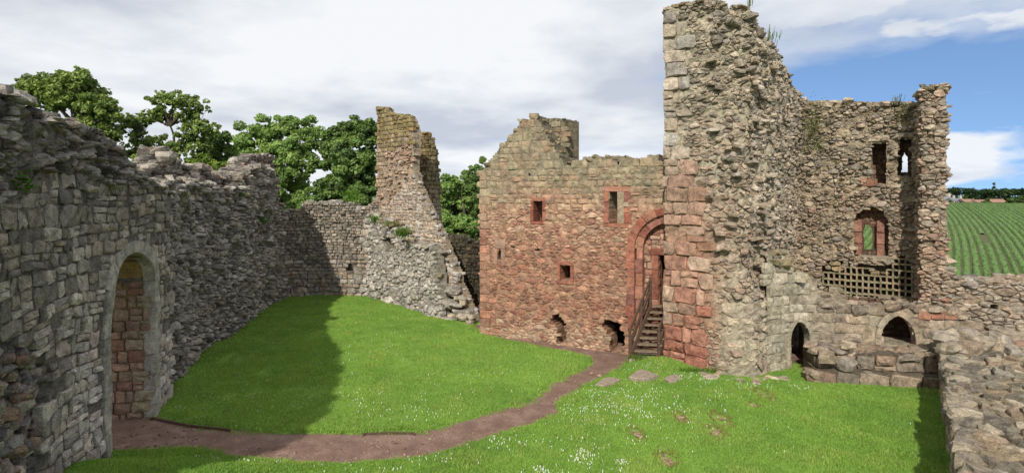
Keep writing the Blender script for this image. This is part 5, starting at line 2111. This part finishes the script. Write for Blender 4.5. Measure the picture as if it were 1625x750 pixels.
tree('sycamore_tree', 'open-branched tree with sky showing through, above the broken curtain wall', 272, 40,
     [(252, 160, 14, .5), (275, 156, 15, .5), (300, 162, 15, .5), (312, 176, 12, .5), (262, 182, 15, .45), (295, 184, 13, .45), (318, 202, 14, .5), (335, 208, 12, .5), (300, 212, 14, .45), (236, 188, 13, .5), (215, 190, 12, .5), (205, 204, 13, .5), (228, 222, 13, .45), (206, 238, 12, .45), (262, 232, 16, .5), (285, 240, 16, .55), (322, 226, 10, .4)], SYC, 12500, .11, .36, 24, fork=.45, subr=(.08, .26), gap=1.5)
tree('hawthorn_tree', 'low bushy dark green tree between the open-branched tree and the ash', 350, 43,
     [(330, 232, 18, .7), (350, 224, 14, .7), (360, 240, 16, .7), (335, 250, 20, .7), (315, 256, 16, .6), (366, 262, 20, .7), (345, 276, 22, .7)], DKG, 13000, .17, .22, 8)
tree('hazel_bush', 'yellowish leafy bush just above the dip in the curtain wall', 228, 33,
     [(222, 256, 14, .7), (240, 250, 12, .7), (232, 270, 16, .8), (212, 268, 12, .7)], LIM, 3500, .13, .1, 8, cat='bush')
tree('hazel_bush', 'pale green bush behind the gap between the two wall peaks', 318, 36,
     [(305, 262, 12, .7), (322, 256, 12, .7), (345, 262, 14, .7), (330, 275, 16, .8), (300, 276, 12, .7), (362, 272, 14, .7)], LIM, 4500, .13, .1, 8, cat='bush')
tree('ash_tree', 'big light green tree behind the second wall peak', 435, 50,
     [(400, 222, 24, .75), (428, 206, 22, .75), (455, 200, 22, .75), (480, 200, 20, .7), (492, 222, 22, .8), (470, 235, 28, .8), (430, 245, 30, .8), (395, 255, 24, .8), (385, 240, 18, .8), (480, 265, 22, .7), (445, 280, 26, .8), (405, 285, 26, .8), (470, 300, 22, .8), (378, 270, 16, .7), (460, 322, 20, .8), (440, 312, 20, .8), (484, 318, 18, .8)], ASH, 50000, .125, .4, 18)
tree('sycamore_tree', 'dense dark green tree immediately left of the ruined turret', 560, 47,
     [(540, 208, 20, .7), (562, 202, 20, .7), (585, 208, 20, .7), (600, 225, 20, .7), (530, 232, 24, .7), (560, 232, 26, .7), (590, 250, 24, .7), (515, 255, 18, .7), (545, 265, 26, .65), (575, 278, 26, .65), (530, 292, 24, .65), (560, 305, 28, .65), (595, 300, 20, .65), (510, 300, 18, .6), (520, 318, 20, .6), (590, 322, 20, .6), (500, 322, 18, .7), (490, 335, 18, .7)], DKG, 52000, .13, .45, 17)
tree('lime_tree', 'mid green tree filling the gap left of the red building', 730, 52,
     [(712, 300, 18, .8), (728, 296, 16, .8), (745, 300, 18, .8), (720, 325, 22, .8), (750, 330, 24, .8), (712, 355, 22, .8), (738, 360, 24, .8), (765, 350, 22, .8), (700, 330, 18, .8), (770, 380, 20, .8), (720, 385, 20, .8), (745, 390, 20, .8)], ASH, 26000, .15, .4, 10)
tree('sycamore_tree', 'darker tree rising behind the red gable corner', 768, 58,
     [(752, 274, 14, .7), (768, 268, 16, .7), (742, 286, 12, .7), (765, 290, 20, .8), (780, 300, 20, .8), (740, 320, 18, .8), (715, 292, 12, .6)], DKG, 17000, .16, .4, 10)

# wood along the skyline
rng = np.random.default_rng(3)
blobs = []
for k in range(620):
    px = U(1330, 2050)
    row = random.random()
    D = 470 + 60 * row
    top = 299 + 3 * nz(px * .02) + 2.0 * nz(px * .11, 3) + U(0, 3)
    zt_ = CZ - (top - HY) * D / F
    r = U(2.2, 4.2)
    z = zt_ - r * .5 - (0 if random.random() < .45 else U(0, 11))
    blobs.append((*at(px, D), z, r, r, r * .7, r * r))
LV, LF, LC = leaf_cloud(blobs, 42000, 1.05, [(.022, .05, .016), (.03, .062, .018), (.02, .042, .016), (.045, .08, .02)], rng)
tag(np_mesh('wood', LV, LF, 4, M_LEAF, LC), 'dark belt of woodland along the skyline beyond the farm', 'woodland', kind='stuff')
V, Fc = [], []
for k in range(60):
    px = 1330 + 12 * k
    x, y = at(px, 505)
    tube(V, Fc, [(x, y, -2), (x + U(-1, 1), y, 9)], [.4, .2], 5)
tag(mesh_obj('wood_trunks', V, Fc, M_BARK), 'trunks inside the belt of woodland on the skyline', 'trunks', kind='stuff')

DKG = [tuple(v * .62 for v in c) for c in DKG]
# farm cottages and steadings
M_CW = plain("harled_wall", (.42, .38, .33), .9, 1.5, .15, .02)
M_SLATE = plain("slate_roof", (.16, .17, .19), .7, 1.2, .25, .03)
M_TILE = plain("pantile_roof", (.27, .16, .115), .8, 1.2, .25, .03)
M_WHITE = plain("white_gable", (.75, .75, .73), .8, 1, .05, .01)
M_PANE = plain("window_pane", (.03, .035, .04), .2, 1, .05, 0)


def cottage(px0, px1, ybase, yeave, yridge, D, wall, roof, label, chim=(), wins=0, gable=False):
    k = D / F
    x0, x1 = (px0 - CX) * k, (px1 - CX) * k
    zb, ze, zr = (CZ - (y - HY) * k for y in (ybase, yeave, yridge))
    dep = 7.0
    root = bpy.data.objects.new('farm_cottage', None)
    COL.objects.link(root)
    L = ((x0 + x1) / 2, D, zb)
    root.location = L
    tag(root, label, 'cottage', 'farm buildings beyond the field')
    V = [(x0, D, zb - 2), (x1, D, zb - 2), (x1, D + dep, zb - 2), (x0, D + dep, zb - 2), (x0, D, ze), (x1, D, ze), (x1, D + dep, ze), (x0, D + dep, ze), (x0, D + dep / 2, zr), (x1, D + dep / 2, zr)]
    Fc = [(0, 1, 5, 4), (2, 3, 7, 6), (1, 2, 6, 9, 5), (3, 0, 4, 8, 7)]
    mesh_obj('wall', V, Fc, wall, root, loc=L)
    e = .3
    V = []
    for x in (x0 - e, x1 + e):
        V += [(x, D - .4, ze - .1), (x, D + dep / 2, zr + .12), (x, D + dep + .4, ze - .1), (x, D - .4, ze - .3), (x, D + dep / 2, zr - .1), (x, D + dep + .4, ze - .3)]
    Fc = [(0, 6, 7, 1), (1, 7, 8, 2), (3, 4, 10, 9), (4, 5, 11, 10), (0, 1, 4, 3), (1, 2, 5, 4), (7, 6, 9, 10), (8, 7, 10, 11), (0, 3, 9, 6), (2, 8, 11, 5)]
    rf = mesh_obj('roof', V, Fc, roof, root, loc=L)
    for cpx, white in chim:
        cxx = (cpx - CX) * k
        V, Fc = [], []
        box(V, Fc, (cxx, D + dep / 2, zr + .5), (.6, .5, 1.2))
        box(V, Fc, (cxx, D + dep / 2, zr + 1.75), (.7, .6, .08))
        mesh_obj('chimney', V, Fc, M_WHITE if white else wall, root, loc=L)
    for q in range(wins):
        wx = x0 + (x1 - x0) * (q + .5) / wins
        V, Fc = [], []
        box(V, Fc, (wx, D - .03, zb + (ze - zb) * .5), (.5, .05, .65))
        w_ = mesh_obj('window', V, Fc, M_WHITE, root, loc=L)
        V, Fc = [], []
        box(V, Fc, (wx, D - .09, zb + (ze - zb) * .5), (.4, .02, .55))
        mesh_obj('pane', V, Fc, M_PANE, w_, loc=L)


cottage(1496, 1513, 323, 317, 311, 380, M_CW, M_SLATE, 'grey slate-roofed cottage with white chimney nearest the wall stub', [(1512, True)], 2)
cottage(1513, 1532, 323, 318.5, 314.5, 362, M_CW, M_SLATE, 'long low slate-roofed cottage right of the white chimney', [(1520, False), (1531, False)], 3)
cottage(1532, 1550, 324, 320, 316, 355, M_CW, M_TILE, 'first orange-tiled steading next to the slate cottages', [], 2)
cottage(1551, 1572, 324, 320.5, 317, 352, M_CW, M_TILE, 'middle orange-tiled steading, partly behind the round bush', [], 3)
cottage(1572, 1598, 324.5, 320.5, 316, 360, M_CW, M_TILE, 'farthest right orange-tiled steading beyond the bush', [], 3)
tree('field_bush', 'round dark bush in front of the middle orange-tiled steading', 1567, 335, [(1566, 320, 5, .9), (1570, 322, 4.5, .9), (1562, 322, 4, .9)], DKG, 1500, .5, .25, 8, 'bushes along the far field edge', 'bush')
tree('field_bush', 'reddish brown bush in front of the slate cottages', 1523, 335, [(1523, 321, 3.2, .8)], [(.07, .03, .025), (.09, .04, .03)], 600, .4, .2, 8, 'bushes along the far field edge', 'bush')
tree('field_bush', 'grey-green bush at the edge of the field by the wall stub', 1507, 335, [(1507, 322, 3.5, .9)], DKG, 600, .4, .2, 8, 'bushes along the far field edge', 'bush')
tree('field_bush', 'broad clump of dark bushes at the right end of the far field', 1612, 335, [(1604, 318, 6, .8), (1614, 316, 7, .8), (1624, 318, 7, .8), (1634, 318, 7, .8)], DKG, 3000, .5, .25, 8, 'bushes along the far field edge', 'bush')
tree('hedge', 'low hedge along the far edge of the striped field', 1550, 318, [(1530 + 6 * k, 324.2 + U(-.5, .5), 2.6, .5) for k in range(9)], DKG, 2200, .4, .12, 6, 'bushes along the far field edge', 'hedge')
tree('lone_tree', 'thin lone tree standing above the skyline wood', 1578, 480, [(1578, 292, 2.2, 1.0), (1577, 297, 2.4, .8)], DKG, 500, .6, .25, 6, 'bushes along the far field edge', 'tree')

# ================================================================== plants on the masonry


def tuft(px, py, D, label, n, h, spread, col, up=.6, cat='plant', leafy=False):
    x, y = at(px, D)
    z = CZ - (py - HY) * D / F
    root = bpy.data.objects.new('wall_plant', None)
    COL.objects.link(root)
    root.location = (x, y, z)
    tag(root, label, cat, 'plants rooted in the masonry')
    V, Fc, C = [], [], []
    V2, F2, C2 = [], [], []
    for k in range(n):
        bx, by, bz = x + random.gauss(0, spread[0] * .45), y + random.gauss(0, .06), z + random.gauss(0, spread[1] * .45)
        hh = h * U(.5, 1.3)
        lx, ly = U(-.6, .6) * hh, U(-.9, .1) * hh
        w = U(.006, .012)
        o = len(V)
        c = [v * U(.7, 1.3) for v in random.choice(col)]
        m1 = (bx + lx * .35, by + ly * .4, bz + hh * up * .8)
        m2 = (bx + lx, by + ly, bz + hh * (up - .25))
        V += [(bx - w, by, bz), (bx + w, by, bz), (m1[0] + w, m1[1], m1[2]), (m1[0] - w, m1[1], m1[2]), m2]
        Fc += [(o, o + 1, o + 2, o + 3), (o + 3, o + 2, o + 4)]
        C += [c] * 5
        if leafy:
            for q in range(5):
                t = U(.3, 1)
                p = Vector(m1).lerp(Vector(m2), t)
                s = U(.02, .045)
                o2 = len(V2)
                a, b_ = Vector((U(-1, 1), U(-1, 1), U(-.4, .4))) * s, Vector((U(-1, 1), U(-1, 1), U(-1, 1))) * s
                V2 += [tuple(p - a), tuple(p + b_), tuple(p + a), tuple(p - b_)]
                F2.append((o2, o2 + 1, o2 + 2, o2 + 3))
                C2 += [[v * U(.8, 1.2) for v in c]] * 4
    mesh_obj('stem' if leafy else 'blade_clump', V, Fc, M_BLADE, root, C, (x, y, z))['kind'] = 'stuff'
    if leafy:
        mesh_obj('foliage', V2, F2, M_LEAF, root, C2, (x, y, z))


GR = [(.13, .17, .04), (.16, .17, .06), (.10, .15, .03), (.2, .18, .08)]
GB = [(.10, .2, .02), (.13, .24, .03), (.08, .16, .02)]
tuft(1290, 200, 22.3, 'hanging yellow-green grass where the tall tower meets the dovecote wall', 420, .3, (.5, .95), GR, .2)
tuft(1300, 232, 22.1, 'thin lower tail of grass on the dovecote wall', 110, .22, (.25, .3), GR, .2)
tuft(1440, 180, 20.9, 'grassy tuft below the wall top beside the ragged stub', 240, .28, (.55, .4), GR, .3)
tuft(1425, 162, 20.9, 'dry stalks sprouting from the dovecote wall top', 16, .32, (.25, .05), GR, 1.0)
tuft(1222, 64, 20.6, 'stalks sprouting on the sloping tower top', 40, .35, (.5, .3), GR, 1.0)
tuft(1190, 10, 19.4, 'few dry stalks on the highest corner of the tower', 12, .35, (.15, .05), GR, 1.0)
tuft(640, 372, 29.0, 'bright green bushy plant on the turret facing', 170, .4, (.5, .3), GB, .5, leafy=True)
tuft(597, 350, 32.5, 'small green plant where the back wall meets the turret', 110, .4, (.45, .25), GB, .5, leafy=True)
tuft(560, 318, 33.7, 'weedy saplings on top of the back wall', 70, .7, (.5, .15), GB, .9, leafy=True)
tuft(618, 356, 31.0, 'grass growing along the ledge of the turret facing', 150, .25, (.8, .12), GR, .7)
tuft(40, 292, 9.8, 'little fern clump in the gate wall joints', 60, .14, (.3, .2), GB, .2, leafy=True)
tuft(170, 300, 12.8, 'small grassy clump above the gate arch', 70, .2, (.4, .12), GR, .5)
tuft(285, 318, 18.3, 'grass tuft on the ledge of the curtain wall', 80, .3, (.4, .15), GR, .5)
tuft(376, 312, 25.5, 'weeds at the foot of the second wall peak', 80, .35, (.5, .15), GR, .5)
tuft(420, 350, 28.6, 'small green weed halfway up the curtain wall', 50, .3, (.3, .2), GB, .3, leafy=True)
tuft(1010, 572, 20.2, 'rough grass beside the bottom step of the stair', 110, .22, (.35, .05), GB, 1.0)
tuft(1110, 592, 19.0, 'long grass against the tower foot', 260, .2, (.9, .05), GB, 1.0)
